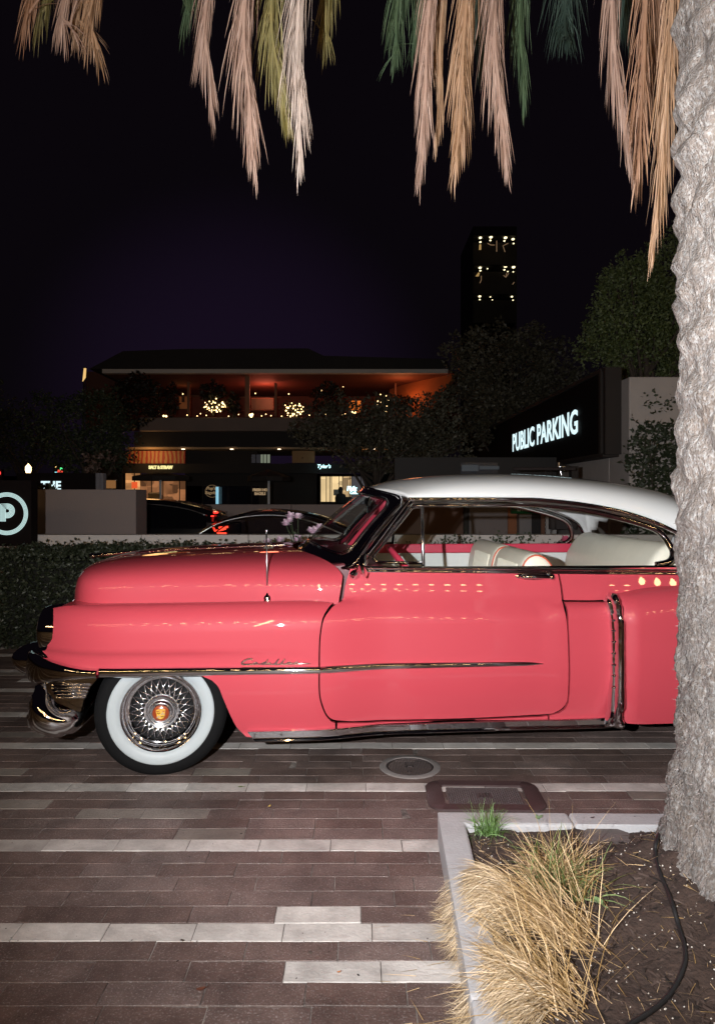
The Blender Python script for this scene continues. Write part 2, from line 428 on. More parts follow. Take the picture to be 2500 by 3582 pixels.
doorP = px_poly([(1225,1990),(1212,2030),(1205,2060),(1202,2085),(1196,2101),(1180,2113),(1160,2127),(1134,2164),(1124,2210),(1120,2260),(1119,2349),(1120,2427),(1131,2472),(1146,2503),(1164,2516),(1190,2520),(1281,2521),(1600,2513),(1889,2499),(1943,2490),(1968,2474),(1980,2456),(1985,2424),(1985,2255),(1981,2180),(1970,2126),(1963,2100),(1958,2049),(1946,1992),(1600,1990)], LAT)
doorP = smooth_poly(doorP, corners=(0, 28, 29), n=3)
midP = px_poly([(1972,2105),(1987,2180),(1991,2255),(1991,2424),(1987,2460),(1975,2482),(1955,2495),(1921,2503),(1921,2535),(2122,2528),(2145,2488),(2150,2374),(2150,2233),(2146,2148),(2135,2106),(2060,2105)], LAT, zcr)
upP = px_poly([(1952,1990),(1965,2049),(1971,2099),(2060,2100),(2124,2098),(2141,2086),(2160,2082),(2198,2074),(2255,2066),(2342,2060)], LAT)
upP = upP + [(3.3,1.0),(3.8,1.03),(3.8,1.10),(3.3,1.095),(2.9,1.10)]
rockP = px_poly([(1180,2530),(1281,2530),(1600,2522),(1889,2508),(1915,2504),(1915,2534),(1600,2545),(1178,2558)], LAT)
def latu(x, z): return LAT(min(x, 2.6), max(z, .945)) if x < 2.6 else .895 - .045 * cl((z - .92) / .18)
rx = [2.475 + .035 * k for k in range(62)]
rearP = [(x, sinterp(ZT, x) - .001) for x in rx] + [(4.63,.80),(4.60,.55),(4.50,.36),(4.3,.30),(3.5,.275),(2.6,.265),(2.515,.268),(2.488,.285),(2.478,.32),(2.480,.55),(2.476,.80)]
rex = [(x, sinterp(ZT, x) - d) for x in rx[1:] for d in (.006,.016,.03,.05,.08,.11,.14)]
for side in (-1, 1):
    panel('front_fender', fend, LAT, side, M_pink, car, .03, extra=fx)
    dr = panel('door', doorP, LAT, side, M_pink, car, .03)
    if side < 0: door_near = dr
    panel('quarter_panel', midP, LAT, side, M_pink, car, .03, extra=[(2.2+.03*k, zcr(2.3)-d) for k in range(9) for d in (.006,.015,.03,.05,.075)])
    panel('body_side', upP, latu, side, M_pink, car, .035)
    panel('rocker_panel', rockP, LAT, side, M_pink, car, .03)
    panel('rear_fender', rearP, LATR, side, M_pink, car, .035, extra=rex)
    # near-black sheets that paint in the shade behind the shut lines
    panel('gap_backing', [(.62,.30),(2.5,.30),(2.5,.88),(2.3,1.07),(1.15,1.09),(1.02,.90),(.82,.88)], lambda x, z: min(LAT(x, z), LATR(x, z) if x > 2.42 else 9) - .035, side, M_black, car, .06, flange=0)
    panel('gap_backing', [(2.44,.28),(4.4,.32),(4.4,.9),(2.44,.9)], lambda x, z: LATR(x, z) - .05, side, M_black, car, .1, flange=0)

# --- hood
HT = [(-.610,.90),(-.604,.96),(-.594,1.02),(-.575,1.063),(-.545,1.088),(-.48,1.107),(-.342,1.126),(-.05,1.146),(.189,1.157),(.503,1.168),(.80,1.172),(1.10,1.172)]
def hood_pt(xs, u, lift=0.0):
    "u=-1..1 across, from the near base edge over the crown to the far base edge"
    k = cl((xs + .610) / .36); A = .40 + .40 * (1 - (1 - k) ** 2.4) ** (1 / 2.4) + .090 * sm((xs + .1) / 1.1)
    zt = sinterp(HT, xs); n = 3.9 - .1 * sm((xs + .2) / 1.2); zb = .915 if xs > -.5 else .915 - .06 * cl((-.5 - xs) / .11)
    B = zt - zb; th = (1 - abs(u)) * PI / 2
    lat = A * math.cos(th) ** (2 / n) if th < PI/2 - 1e-9 else 0.
    z = zb + B * math.sin(th) ** (2 / n) if th > 1e-9 else zb
    f = lat / .86
    x = xs - .34 * (1 - min(1, f) ** 2) * sm((xs - .45) / .6)
    x += .03 * cl((z - .93) / .17) * sm((xs - .6) / .35)
    nose = cl((-.35 - xs) / .32); x += .035 * nose + .07 * nose * f * f          # the nose is rounded in plan
    return Vector((x, math.copysign(lat, u) if u else 0., z + lift))
hs = [-.610,-.609,-.606,-.602,-.596,-.588,-.577,-.562,-.545,-.52,-.49,-.45,-.39] + [-.33+.07*k for k in range(19)] + [.958]
us = [-1+2*k/72 for k in range(73)]
us = [math.copysign(abs(u)**.8, u) for u in us]
hb = MB(); hb.grid([[hood_pt(x, u) for u in us] for x in hs])
hb.build('hood', M_pink, car, smooth=True)
nf = MB(); nf.add([(-.66,-.42,.80),(-.66,.42,.80),(-.57,.42,.92),(-.57,-.42,.92)], [(0,1,2,3)]); nf.grid([[(x, -.88, .918), (x, .88, .918)] for x in (-.5, 0, .5, 1.0)])
nf.build('fender_shelf', M_pink, car)
rb = MB(); rb.tube([hood_pt(x, 0, .002) for x in [-.34+.1*k for k in range(14)]], .0045, 6); rb.build('hood_strip', M_chrome, car, smooth=True)
ho = MB()
ho.tube(spl([(-.615,0,1.108),(-.57,0,1.112),(-.48,0,1.122),(-.33,0,1.140)], 5), [.006,.012,.013,.014,.014,.013,.013,.012,.011,.010,.010,.009,.008,.006,.004,.002][:16], 10)
ho.lathe([(0,-.022),(.012,-.018),(.019,-.006),(.019,.006),(.012,.018),(0,.022)], Matrix.Translation((-.618,0,1.108)) @ Matrix.Rotation(PI/2,4,'Y'), 14)
ho.build('hood_ornament', M_chrome, car, smooth=True)

# --- headlamps, bumper, grille
for side in (-1, 1):
    hl = MB(); Mx = Matrix.Translation((-.56, side*.775, .775)) @ Matrix.Rotation(-PI/2, 4, 'Y')
    hl.lathe([(.135,-.10),(.140,-.02),(.132,.035),(.122,.062),(.108,.070),(.100,.055),(.098,.035)], Mx, 36)
    hl = hl.build('headlight', M_chrome, car, smooth=True)
    ln = MB(); ln.lathe([(.099,.036),(.085,.058),(.06,.074),(.03,.083),(0,.086)], Mx, 30); ln.build('lens', M_lens, hl, smooth=True)
bmp = MB()
path = spl([(-.80,0,.56),(-.79,.35,.56),(-.74,.65,.565),(-.63,.86,.578),(-.47,.955,.584),(-.278,.984,.584)], 6)
full = [Vector((p.x, -p.y, p.z)) for p in reversed(path)] + path[1:]
hh = [ (.024 + .055 * sm((-p.x - .30) / .40)) for p in full]
rows = []
for i, p in enumerate(full):
    t = (full[min(i+1, len(full)-1)] - full[max(i-1, 0)]).normalized(); nrm = Vector((-t.y, t.x, 0)).normalized()
    if nrm.x > 0.2 or (abs(nrm.x) <= .2 and nrm.y * p.y < 0): nrm = -nrm
    rows.append([p + nrm * (.034 * math.copysign(abs(math.cos(a))**.55, math.cos(a))) + Vector((0, 0, hh[i] * math.copysign(abs(math.sin(a))**.9, math.sin(a)))) for a in [2*PI*k/24 for k in range(24)]])
bmp.grid(rows, True); n0 = len(rows) - 1
bumper = bmp.build('bumper', M_chrome, car, smooth=True)
def inflate(name, P, lat0, depth, R, side, m, parent, step=.02, back=.05):
    "closed shape with outline P (x, z): swells outwards from lat0 by depth over the distance R from its edge"
    P = resample(P, step); n = len(P); pts = [Vector(p) for p in P]; xs = [p[0] for p in P]; zs = [p[1] for p in P]
    x = min(xs) + step*.5
    while x < max(xs):
        z = min(zs) + step*.5
        while z < max(zs):
            if inpoly(x, z, P) and edist(x, z, P) > step*.25: pts.append(Vector((x, z)))
            z += step
        x += step
    vo, eo, fo, *_ = delaunay_2d_cdt(pts, [], [list(range(n))], 1, 1e-6)
    # soap-film like pillow: Poisson solve over the triangulation, zero on the outline
    N_ = len(vo); nb = [set() for _ in range(N_)]
    for f in fo:
        for i in range(3): nb[f[i]].add(f[(i+1) % 3]); nb[f[(i+1) % 3]].add(f[i])
    hgt_ = [0.] * N_
    for it in range(160):
        for i in range(n, N_):
            if nb[i]: hgt_[i] = -.5*hgt_[i] + 1.5*(sum(hgt_[j] for j in nb[i])/len(nb[i]) + 1.)
    hm = max(max(hgt_), 1e-6); V = []
    for v, q in zip(vo, hgt_): V.append((v.x, side*(lat0 + depth*max(0, q/hm)**R), v.y))
    k = len(V); V2 = [(v[0], side*(lat0 - back), v[2]) for v in V[:n]]
    mb = MB(); mb.v = V + V2; mb.f = [tuple(f) for f in fo] + [(i, (i+1) % n, k+(i+1) % n, k+i) for i in range(n)]
    return mb.build(name, m, parent, smooth=True)
podP = [cs(a, b, .92) for a, b in [(122,2388),(104,2425),(92,2470),(83,2518),(84,2555),(97,2569),(140,2582),(190,2587),(240,2580),(264,2563),(281,2530),(284,2503),(276,2486),(255,2476),(222,2470),(200,2450),(192,2415),(186,2385),(150,2378)]]
podP = smooth_poly(podP, n=3)
aprP = [cs(a, b, .93) for a, b in [(165,2360),(260,2366),(345,2368),(338,2380),(322,2396),(308,2420),(298,2445),(284,2490),(270,2484),(235,2470),(190,2452),(160,2420)]]
aprP = smooth_poly(aprP, corners=(0, 2, 7), n=3)
bulP = [(0,.315),(.022,.312),(.045,.300),(.066,.275),(.084,.24),(.096,.20),(.102,.16),(.104,.12),(.118,.11),(.121,.10),(.112,.09),(.125,.08),(.128,.06),(.12,0)]
for side in (-1, 1):
    inflate('bumper_guard', podP, .84, .15, .55, side, M_chrome, bumper, .014, .25)
    panel('bumper_apron', aprP, lambda x, z: .950 - .9*cl(-.38-x)**2 + .05*(z-.50), side, M_chrome, bumper, .02, .05)
    for yy, xa, xb in ((2396,176,319),(2407,178,312),(2418,181,307),(2429,186,302),(2440,194,298)):
        (xa_, za), (xb_, zb) = cs(xa, yy, .955), cs(xb, yy - 1, .955)
        rbm = MB(); rbm.tube([(xa_, side*.935, za), ((xa_*2+xb_)/3, side*.953, za), (xb_, side*.948, zb)], .0065, 8); rbm.build('bumper_rib', M_chrome, bumper, smooth=True)
    bl = MB(); bl.lathe(bulP, Matrix.Translation((-.575, side*.56, .568)) @ Matrix.Rotation(-PI/2, 4, 'Y'), 36); bl.build('bumper_bullet', M_chrome, bumper, smooth=True)
bk = MB(); bk.box((-.52,-.80,.25),(-.44,.80,.80)); bk.box((-.70,-.70,.30),(-.5,.70,.40)); bk.build('front_valance', M_black, car)
gr = MB()
for k in range(6): gr.box((-.66+.004*k, -.62, .42+.065*k), (-.60, .62, .44+.065*k))
for k in range(15): gr.box((-.655, -.62+.0865*k, .42), (-.61, -.605+.0865*k, .78))
gr.build('grille', M_chrome, car)

# --- chrome along the flank
def moulding(name, pts, fn, hgt, dep, m, parent, side=-1, seg=10):
    "half-round strip along pts (x, z); hgt and dep follow the strip"
    rows = []
    for i, (x, z) in enumerate(pts):
        h = hgt(i / (len(pts)-1)); d = dep(i / (len(pts)-1))
        rows.append([(x, side*(fn(x, z + h*math.cos(a)) - .004 + d*math.sin(a)), z + h*math.cos(a)) for a in [PI*k/seg for k in range(seg+1)]])
    mb = MB(); mb.grid(rows)
    b = len(mb.v)
    for r in (rows[0], rows[-1]): mb.add(r, [tuple(range(len(r)))])
    return mb.build(name, m, parent, smooth=True, angle=60)
for side in (-1, 1):
    moulding('side_moulding', [(-.276+(.864+.276)*k/40, .586+.006*k/40) for k in range(41)], LAT, lambda t: .0275-.006*t, lambda t: .024, M_chrome, car, side)
    moulding('side_moulding', [(.867+(2.052-.867)*k/40, .592+.005*k/40) for k in range(41)], LAT, lambda t: (.0215-.009*t)*math.sqrt(max(.02, 1-max(0,(t-.9)/.1)**2)), lambda t: .02-.006*t, M_chrome, car, side)
    moulding('moulding_tip', [(.866+.03*k/6, .592) for k in range(7)], LAT, lambda t: .0205*math.sin(PI*(.25+.6*t)), lambda t: .027, M_chrome, car, side)
    sl = MB(); rows = []
    for k in range(41):
        t = k / 40; L_ = lambda x: LAT(x, .27); sec = []
        for (x0, dl, dz) in ((.478,-.012,.048),(.480,.024,.047),(.483,.030,.042),(.508,.024,.010),(.514,.034,.006),(.520,.036,-.001),(.526,.028,-.007),(.530,.012,-.009),(.530,-.06,-.009)):
            x = x0 + (2.425-x0)*t; z = .212 + .028*t; sec.append((x, side*(L_(x)+dl), z+dz))
        rows.append(sec)
    sl.grid(rows); sl.add(rows[0], [tuple(range(9))]); sl.build('sill_moulding', M_chrome, car, smooth=True, angle=25)
    # belt moulding: chrome, black channel, chrome
    bz = lambda x: 1.103 - .016 * (x - 1.12) / 1.05
    bx = [1.06 + (3.0-1.06)*k/40 for k in range(41)]
    fnb = lambda x, z: (latu(x, z) if x > 2.3 else LAT(x, z))
    moulding('belt_moulding', [(x, bz(x)+.006) for x in bx], fnb, lambda t: .0085, lambda t: .026, M_chrome, car, side, 8)
    moulding('belt_moulding', [(x, bz(x)-.010) for x in bx], fnb, lambda t: .012, lambda t: .012, M_chrome, car, side, 8)

# --- fender script, drawn as a bent chrome wire
scr = MB()
def stroke(pts, r=.0037):
    q = [onsurf(750+a*.3121, 2250+b*.3121, LAT) for a, b in pts]
    scr.tube(spl([(x, -(LAT(x, z)+.006), z) for x, z in q], 4), r, 6)
stroke([(424,190),(418,172),(385,172),(345,188),(318,206),(308,220),(316,232),(345,234),(400,232),(445,230)], .0055)
stroke([(478,216),(460,210),(446,220),(450,232),(470,228),(480,212),(482,230),(520,230),(534,222),(560,212),(578,214)])
stroke([(578,214),(556,212),(536,222),(542,234),(566,226),(600,178)]); stroke([(600,178),(575,228),(600,230)])
stroke([(600,230),(624,213),(629,230),(672,229),(722,172)]); stroke([(722,172),(690,228),(738,228),(790,172)])
stroke([(790,172),(756,228),(800,228),(822,214)]); stroke([(852,212),(834,208),(818,220),(826,232),(848,226),(856,210),(858,228),(892,226)])
stroke([(938,212),(918,208),(896,220),(902,232),(930,228),(1000,224),(1068,226)]); stroke([(440,232),(620,232),(800,231),(900,230),(1060,227)], .003)
scr.build('fender_script', M_chrome, car, smooth=True)

# --- rear fender scoop trim
for side in (-1, 1):
    mainP = [cs(a, b, 1.0) for a, b in [(2146,2077),(2158,2081),(2170,2108),(2178,2160),(2182,2210),(2183,2290),(2182,2431),(2177,2500),(2182,2530),(2174,2547),(2146,2547),(2147,2500),(2149,2420),(2149,2260),(2146,2170),(2141,2120),(2134,2095)]]
    sc_ = inflate('scoop_trim', smooth_poly(mainP, corners=(10,), n=3), .98, .062, .42, side, M_chrome, car, .012, .04)
    lP = [cs(a, b, .98) for a, b in [(2120,2104),(2130,2092),(2142,2094),(2150,2120),(2155,2170),(2157,2260),(2157,2420),(2154,2505),(2150,2546),(2122,2546),(2126,2520),(2134,2488),(2140,2374),(2139,2233),(2134,2150)]]
    inflate('scoop_grille', lP, .966, .030, .4, side, M_chrome, sc_, .014, .03)
    for yy in (2169,2205,2244,2284,2325,2363,2403):
        (x0, z0), (x1, _) = cs(2135, yy, .985), cs(2153, yy, .985)
        lv = MB(); lv.tube([(x0, side*.990, z0), (x1, side*1.000, z0)], .0065, 8); lv.build('louvre', M_chrome, sc_, smooth=True)

# --- door handle, mirror, aerial
dh = MB(); hz = 1.0555
hp = [(1.945,hz),(1.96,hz),(2.0,hz+.001),(2.06,hz+.001),(2.10,hz),(2.125,hz),(2.14,hz)]
dh.tube([(x, -(LAT(x, z)+d), z) for (x, z), d in zip(hp, (.003,.016,.026,.028,.026,.018,.006))], [.006,.011,.013,.013,.013,.015,.008], 10)
dh.lathe([(.0,.044),(.010,.042),(.016,.036),(.017,.024),(.020,.02),(.022,.0)], Matrix.Translation((2.118, -(LAT(2.118,hz)), hz)) @ Matrix.Rotation(PI/2,4,'X'), 20)
dh.lathe([(.0,.008),(.018,.007),(.023,.0)], Matrix.Translation((2.03,-LAT(2.03,hz),hz)) @ Matrix.Rotation(PI/2,4,'X') @ Matrix.Diagonal((4.6,1,1,1)), 24)
dh.build('door_handle', M_chrome, door_near, smooth=True)
mx, mz = cs(1273, 1980, .97)
mr_ = MB(); mr_.tube(spl([(1.045,-.845,1.065),(1.055,-.875,1.078),(1.068,-.905,1.10),(1.078,-.935,1.118)], 4), [.034,.034,.032,.029,.025,.021,.018,.015,.013,.012,.011,.010,.010], 14)
mirror = mr_.build('side_mirror', M_chrome, car, smooth=True)
mh = MB(); mh.lathe([(0,-.030),(.03,-.027),(.052,-.016),(.062,.0),(.063,.010),(.058,.014),(.0,.014)], Matrix.Translation((mx,-.965,mz+.002)) @ Matrix.Rotation(math.radians(-14),4,'Z') @ Matrix.Rotation(PI/2,4,'Y'), 32)
mh.build('mirror_head', M_chrome, mirror, smooth=True, angle=50)
an = MB(); an.lathe([(.026,0),(.026,.008),(.02,.014),(.024,.022),(.02,.036),(.012,.042),(.009,.055),(.0,.056)], Matrix.Translation((.576,-.850,.922)), 20)
ant = an.build('antenna', M_chrome, car, smooth=True)
am = MB(); am.tube([(.576,-.850,.95),(.573,-.848,1.12),(.570,-.846,1.305)], [.0055,.0050,.0040], 8); am.tube([(.570,-.846,1.305),(.570,-.846,1.316)], .007, 8)
am.build('antenna_mast', M_brush, ant, smooth=True)

# --- windscreen, pillars, vent window
def WS(s, t):
    b = Vector((.755+.29*s*s, .82*s, 1.17-.075*s*s)); a = Vector((1.154+.211*s*s, .64*s, 1.541-.065*s*s))
    p = b + (a - b) * t; p.x -= .035 * math.sin(PI * cl(t)) * (1 - .4*s*s); return p
ss = [-1+2*k/32 for k in range(33)]
g = MB(); g.grid([[WS(s*.95, .07+.88*t/10) for s in ss] for t in range(11)]); ws = g.build('windshield', M_wsglass, car, smooth=True)
def ring(s0, t0, t1, r):      # rounded loop on the windscreen surface
    out = []
    for (cs_, ct, a0) in ((s0-r, t1-r*1.5, 0), (-s0+r, t1-r*1.5, 90), (-s0+r, t0+r*1.5, 180), (s0-r, t0+r*1.5, 270)):
        for k in range(7):
            a = math.radians(a0 + 15*k); out.append((cs_ + r*math.cos(a), ct + 1.5*r*math.sin(a)))
    full = []
    for i in range(len(out)):
        a, b = out[i], out[(i+1) % len(out)]; k = max(1, int(math.hypot(b[0]-a[0], b[1]-a[1])/.06))
        for j in range(k): full.append((a[0]+(b[0]-a[0])*j/k, a[1]+(b[1]-a[1])*j/k))
    return full
R0, R1 = ring(1.0, -.055, 1.0, .10), ring(.895, .10, .925, .11)
def near(p, R): return min(R, key=lambda q: (q[0]-p[0])**2 + (q[1]-p[1])**2)
fr_ = MB(); n = 96
def even(R, n):
    L = [0.]; 
    for i in range(len(R)): L.append(L[-1] + math.hypot(R[(i+1) % len(R)][0]-R[i][0], R[(i+1) % len(R)][1]-R[i][1]))
    out = []
    for k in range(n):
        d = L[-1]*k/n; i = max(j for j in range(len(R)) if L[j] <= d); f = (d-L[i])/max(1e-9, L[i+1]-L[i]); a, b = R[i], R[(i+1) % len(R)]
        out.append((a[0]+(b[0]-a[0])*f, a[1]+(b[1]-a[1])*f))
    return out
E0, E1 = even(R0, n), even(R1, n)
loops = []
for f, lift in ((0,-.012),(.0,.012),(.25,.020),(.5,.012),(.75,.014),(.9,.012),(1,.004),(1,-.01)):
    loops.append([WS(a[0]+(b[0]-a[0])*f, a[1]+(b[1]-a[1])*f) + Vector((-.75*lift, (a[0])*.6*lift, .75*lift)) for a, b in zip(E0, E1)])
fr_.grid(loops, True); fr_.build('windshield_frame', M_chrome, ws, smooth=True)
for R, r in ((E0, .010), (E1, .007)):
    tb = MB(); pts = [WS(*q) + Vector((-.010, q[0]*.006, .010)) for q in R]; tb.tube(pts + [pts[0]], r, 8, cap=False); tb.build('windshield_bead', M_chrome, ws, smooth=True)
for side in (-1, 1):
    ap = MB(); ap.tube(spl([(1.055,side*.838,1.098),(1.20,side*.765,1.262),(1.32,side*.692,1.405),(1.385,side*.652,1.474)], 5), .021, 10, sx=.7)
    ap.build('windshield_pillar', M_chrome, car, smooth=True)
    if side > 0:
        ip = MB(); ip.tube(spl([(1.065,.79,1.09),(1.20,.725,1.26),(1.365,.62,1.465)], 5), .016, 8); ip.build('pillar_trim', M_pinktrim, car, smooth=True)
        ip = MB(); ip.tube(spl([(1.108,.78,1.09),(1.24,.715,1.26),(1.395,.61,1.465)], 5), .014, 8); ip.build('pillar_trim', M_whitetrim, car, smooth=True)
    lv = lambda a, b: (lambda q: (q[0], side*(.845-.195*(q[1]-1.10)/.37), q[1]))(cs(a, b, .845-.195*((EYE-(b-HY)*3.9/F)-1.10)/.37))
    vw = MB(); loop = spl([lv(*q) for q in [(1322,1966),(1308,1958),(1306,1948),(1318,1932),(1370,1866),(1432,1786),(1446,1776),(1468,1774)]], 5)
    vw.tube(loop, .0085, 8); vw.tube([lv(1320,1966), lv(1400,1968), lv(1474,1969)], .0085, 8)
    vf = vw.build('vent_window', M_chrome, car, smooth=True)
    po = MB(); po.tube([lv(1475,1758), lv(1480,1978)], .0125, 8, sx=.8); po.build('vent_post', M_silver, vf, smooth=True)
    vg = MB(); vg.add([lv(1310,1960), lv(1474,1966), lv(1468,1776), lv(1444,1778)], [(0,1,2,3)]); vg.build('pane', M_glass, vf)

# --- roof
RC = [(1.15,1.545),(1.22,1.572),(1.35,1.604),(1.55,1.628),(1.85,1.641),(2.1,1.640),(2.4,1.622),(2.7,1.588),(3.0,1.53),(3.22,1.465),(3.5,1.36),(3.8,1.22),(4.0,1.10)]
RR = [(1.0,1.484),(1.2,1.482),(1.9,1.482),(2.12,1.478),(2.526,1.424),(2.695,1.376),(2.818,1.324),(2.897,1.272),(2.945,1.20),(2.975,1.11),(3.05,1.095),(4.0,1.05)]
def ratl(x): return sinterp([(1.15,.645),(1.4,.668),(1.9,.70),(2.4,.71),(2.7,.735),(2.9,.79),(2.98,.84),(3.3,.84),(3.7,.82),(4.0,.78)], x)
def roof_pt(xs, u):
    fx_ = xs + .21 * sm((2.1 - xs) / .95) * abs(math.cos((1-abs(u))*PI/2)) ** 1.6
    A, zc_, zr = ratl(fx_), sinterp(RC, xs), sinterp(RR, fx_)
    n = 2.9; th = (1-abs(u))*PI/2; zr = min(zr, zc_-.01)
    lat = A * max(0, math.cos(th)) ** (2/n); z = zr + (zc_-zr) * max(0, math.sin(th)) ** (2/n)
    return Vector((fx_, math.copysign(lat, u) if u else 0, z))
rs = [1.15,1.165,1.19,1.23] + [1.28+.06*k for k in range(26)] + [2.82,2.86,2.89,2.915,2.935,2.95,2.965,2.98,3.0,3.05] + [3.12+.075*k for k in range(12)]
ru = [-1+2*k/48 for k in range(49)]
rf = MB(); rf.v = []; rows = [[roof_pt(x, u) for u in ru] for x in rs]; nu = len(ru)
for r in rows: rf.v += [tuple(p) for p in r]
for i in range(len(rs)-1):
    for j in range(nu-1):
        q = (rows[i][j] + rows[i+1][j+1]) / 2
        if q.x > 2.99 + .20*sm((q.z-1.15)/.32) and q.x < 3.62 and q.z > 1.125: continue
        rf.f.append((i*nu+j, i*nu+j+1, (i+1)*nu+j+1, (i+1)*nu+j))
roof = rf.build('roof', M_white, car, smooth=True, solid=.022)
bl_ = MB(); rows2 = [[roof_pt(x, u) - Vector((.012,0,.012)) for u in ru if abs(u) < .97] for x in rs if 3.0 < x < 3.72]; bl_.grid(rows2); bl_.build('rear_window', M_glass, car, smooth=True)
for side in (-1, 1):
    ed = [roof_pt(x, side) for x in rs if x < 2.0]; ed = [p for p in ed]
    ed += [Vector((x, side*ratl(x), sinterp(RR, x))) for x in [2.06+.05*k for k in range(16)] + [2.84,2.87,2.9,2.925,2.945]]
    dr_ = MB(); dr_.tube([p + Vector((0, side*.006, -.004)) for p in ed], .0125, 10, sx=.9); dr_.build('drip_rail', M_chrome, car, smooth=True)
    ql = lambda a, b: (lambda q, L: (q[0], side*L, q[1]))(cs(a, b, .70+.13*cl((b-1780)/190)), .70+.13*cl((b-1780)/190))
    qf = MB(); qp = spl([ql(*q) for q in [(1450,1768),(1600,1768),(1780,1768),(1895,1769),(2028,1783),(2134,1804),(2240,1832),(2303,1860),(2338,1902),(2352,1936),(2338,1964),(2293,1976)]], 6)
    qf.tube(qp, [.009 + .009*sm((i-15)/12) for i in range(len(qp))], 10); qf.build('window_frame', M_chrome, car, smooth=True)

# --- tail
tl_ = MB(); rows = []
for k in range(11):
    x = 3.6 + .095*k; zt = sinterp([(3.6,1.09),(4.0,1.08),(4.3,1.03),(4.5,.92),(4.58,.75)], x)
    rows.append([(x, y, zt - .05*(y/.86)**2) for y in [-.88+.176*j for j in range(11)]])
tl_.grid(rows); tl_.build('trunk_lid', M_pink, car, smooth=True)
rbp = MB(); rbp.tube(spl([(4.35,-1.0,.50),(4.62,-.88,.48),(4.72,-.4,.47),(4.72,.4,.47),(4.62,.88,.48),(4.35,1.0,.50)], 6), .075, 14, sx=1.2); rbp.box((4.5,-.8,.3),(4.58,.8,.9)); rbp.build('rear_bumper', M_chrome, car, smooth=True, angle=40)
for side in (-1, 1):
    tt = MB(); tt.lathe([(0,.09),(.03,.08),(.045,.04),(.05,0)], Matrix.Translation((4.55, side*.86, .92)) @ Matrix.Rotation(PI/2,4,'Y'), 18); tt.build('tail_light', mat('tail_lens'+('' if side<0 else '_far'), (.4,.01,.01), .2), car, smooth=True)

# --- cabin
fl_ = MB(); fl_.box((-.45,-.50,.30),(.62,.50,.35)); fl_.box((.62,-.80,.28),(2.7,.80,.33)); fl_.box((2.7,-.50,.30),(4.5,.50,.35)); fl_.box((.60,-.82,.33),(.66,.82,.90)); fl_.build('floor_pan', M_carpet, car)
dsh = MB(); dsh.prism([(.80,1.10),(.98,1.125),(1.18,1.115),(1.24,1.08),(1.24,.85),(.70,.85)], lambda p, q, h: (p, h, q), -.78, .78); dsh.build('dashboard', M_dash, car, bevel=.012)
for side in (-1, 1):
    dt = MB(); dt.box((1.20,min(side*.765,side*.79),1.055),(3.0,max(side*.765,side*.79),1.125 if side > 0 else 1.085)); dt.build('door_trim', M_pinktrim, car, bevel=.008)
    dt = MB(); dt.box((1.12,min(side*.775,side*.850),1.06),(2.95,max(side*.775,side*.850),1.104)); dt.build('window_sill', M_black, car)
    dt = MB(); dt.box((1.24,min(side*.772,side*.80),.45),(3.0,max(side*.772,side*.80),1.053)); dt.build('trim_panel', M_whitetrim, car)
def seat(name, prof, l0, l1, pleat=False, extra=None):
    prof = smooth_poly(prof, corners=(0, len(prof)-1), n=4); rows = []
    for lat, k in ((l0,.80),(l0+.012*(1 if l1>l0 else -1),.93),(l0+.03*(1 if l1>l0 else -1),.985),(l0+.06*(1 if l1>l0 else -1),1.0),((l0+l1)/2,1.0),(l1-.06*(1 if l1>l0 else -1),1.0),(l1-.03*(1 if l1>l0 else -1),.985),(l1-.012*(1 if l1>l0 else -1),.93),(l1,.80)):
        cxp = sum(p[0] for p in prof)/len(prof); czp = .80
        rows.append([(cxp+(p[0]-cxp)*k, -lat, czp+(p[1]-czp)*(k+ (1-k)*.55)) for p in prof])
    m = MB(); m.grid(rows, True); nn = len(prof)
    m.f.append(tuple(range(nn))); m.f.append(tuple(len(m.v)-nn+i for i in range(nn)))
    o = m.build(name, M_leather, car, smooth=True, angle=60)
    if name == 'rear_seat': return o
    t = MB(); t.tube([Vector(p) for p in rows[1] if p[2] > .7], .0055, 6); t.build('piping', M_redpipe, o, smooth=True)
    if pleat:
        t = MB()
        sgn = 1 if l1 > l0 else -1
        for k in range(12):
            lat = l0 + sgn*(.10 + .035*k); t.tube([Vector((prof[3][0]-.002, -lat, .80)), Vector((prof[4][0]-.001, -lat, .98)), Vector((prof[7][0]+.006, -lat, 1.10))], .012, 6)
        t.build('pleat', M_leather, o, smooth=True)
    return o
fs = [(1.95,.55),(1.985,.95),(2.005,1.08),(2.04,1.145),(2.095,1.168),(2.15,1.150),(2.195,1.10),(2.225,1.03),(2.25,.55)]
seat('front_seat', fs, .70, .06, True); seat('front_seat', fs, .03, -.70, True)
cu = MB(); cu.box((1.45,-.70,.42),(2.0,.70,.66)); cu.box((2.35,-.66,.42),(2.72,.66,.66)); cu.build('seat_cushion', M_leather, car, bevel=.04)
rsP = [(2.68,.55),(2.735,1.0),(2.775,1.11),(2.83,1.185),(2.89,1.218),(2.95,1.21),(3.01,1.16),(3.05,1.04),(3.07,.55)]
seat('rear_seat', rsP, .69, -.69)
swx, swz = cs(1374, 1934, .38)
stw = MB(); Ms = Matrix.Translation((swx+.115, -.38, swz-.135)) @ Matrix.Rotation(math.radians(-130), 4, 'Y')
rw = [[Ms @ Vector(((.215+.014*math.cos(b))*math.cos(a), (.215+.014*math.cos(b))*math.sin(a), .016*math.sin(b))) for b in [2*PI*j/10 for j in range(10)]] for a in [2*PI*k/40 for k in range(41)]]
stw.grid(rw, True); stw.tube([Ms @ Vector((-.2,0,0)), Ms @ Vector((.2,0,0))], .012, 8); stw.tube([Ms @ Vector((0,0,0)), Ms @ Vector((0,0,.45))], .025, 10)
stw.build('steering_wheel', M_pinktrim, car, smooth=True)
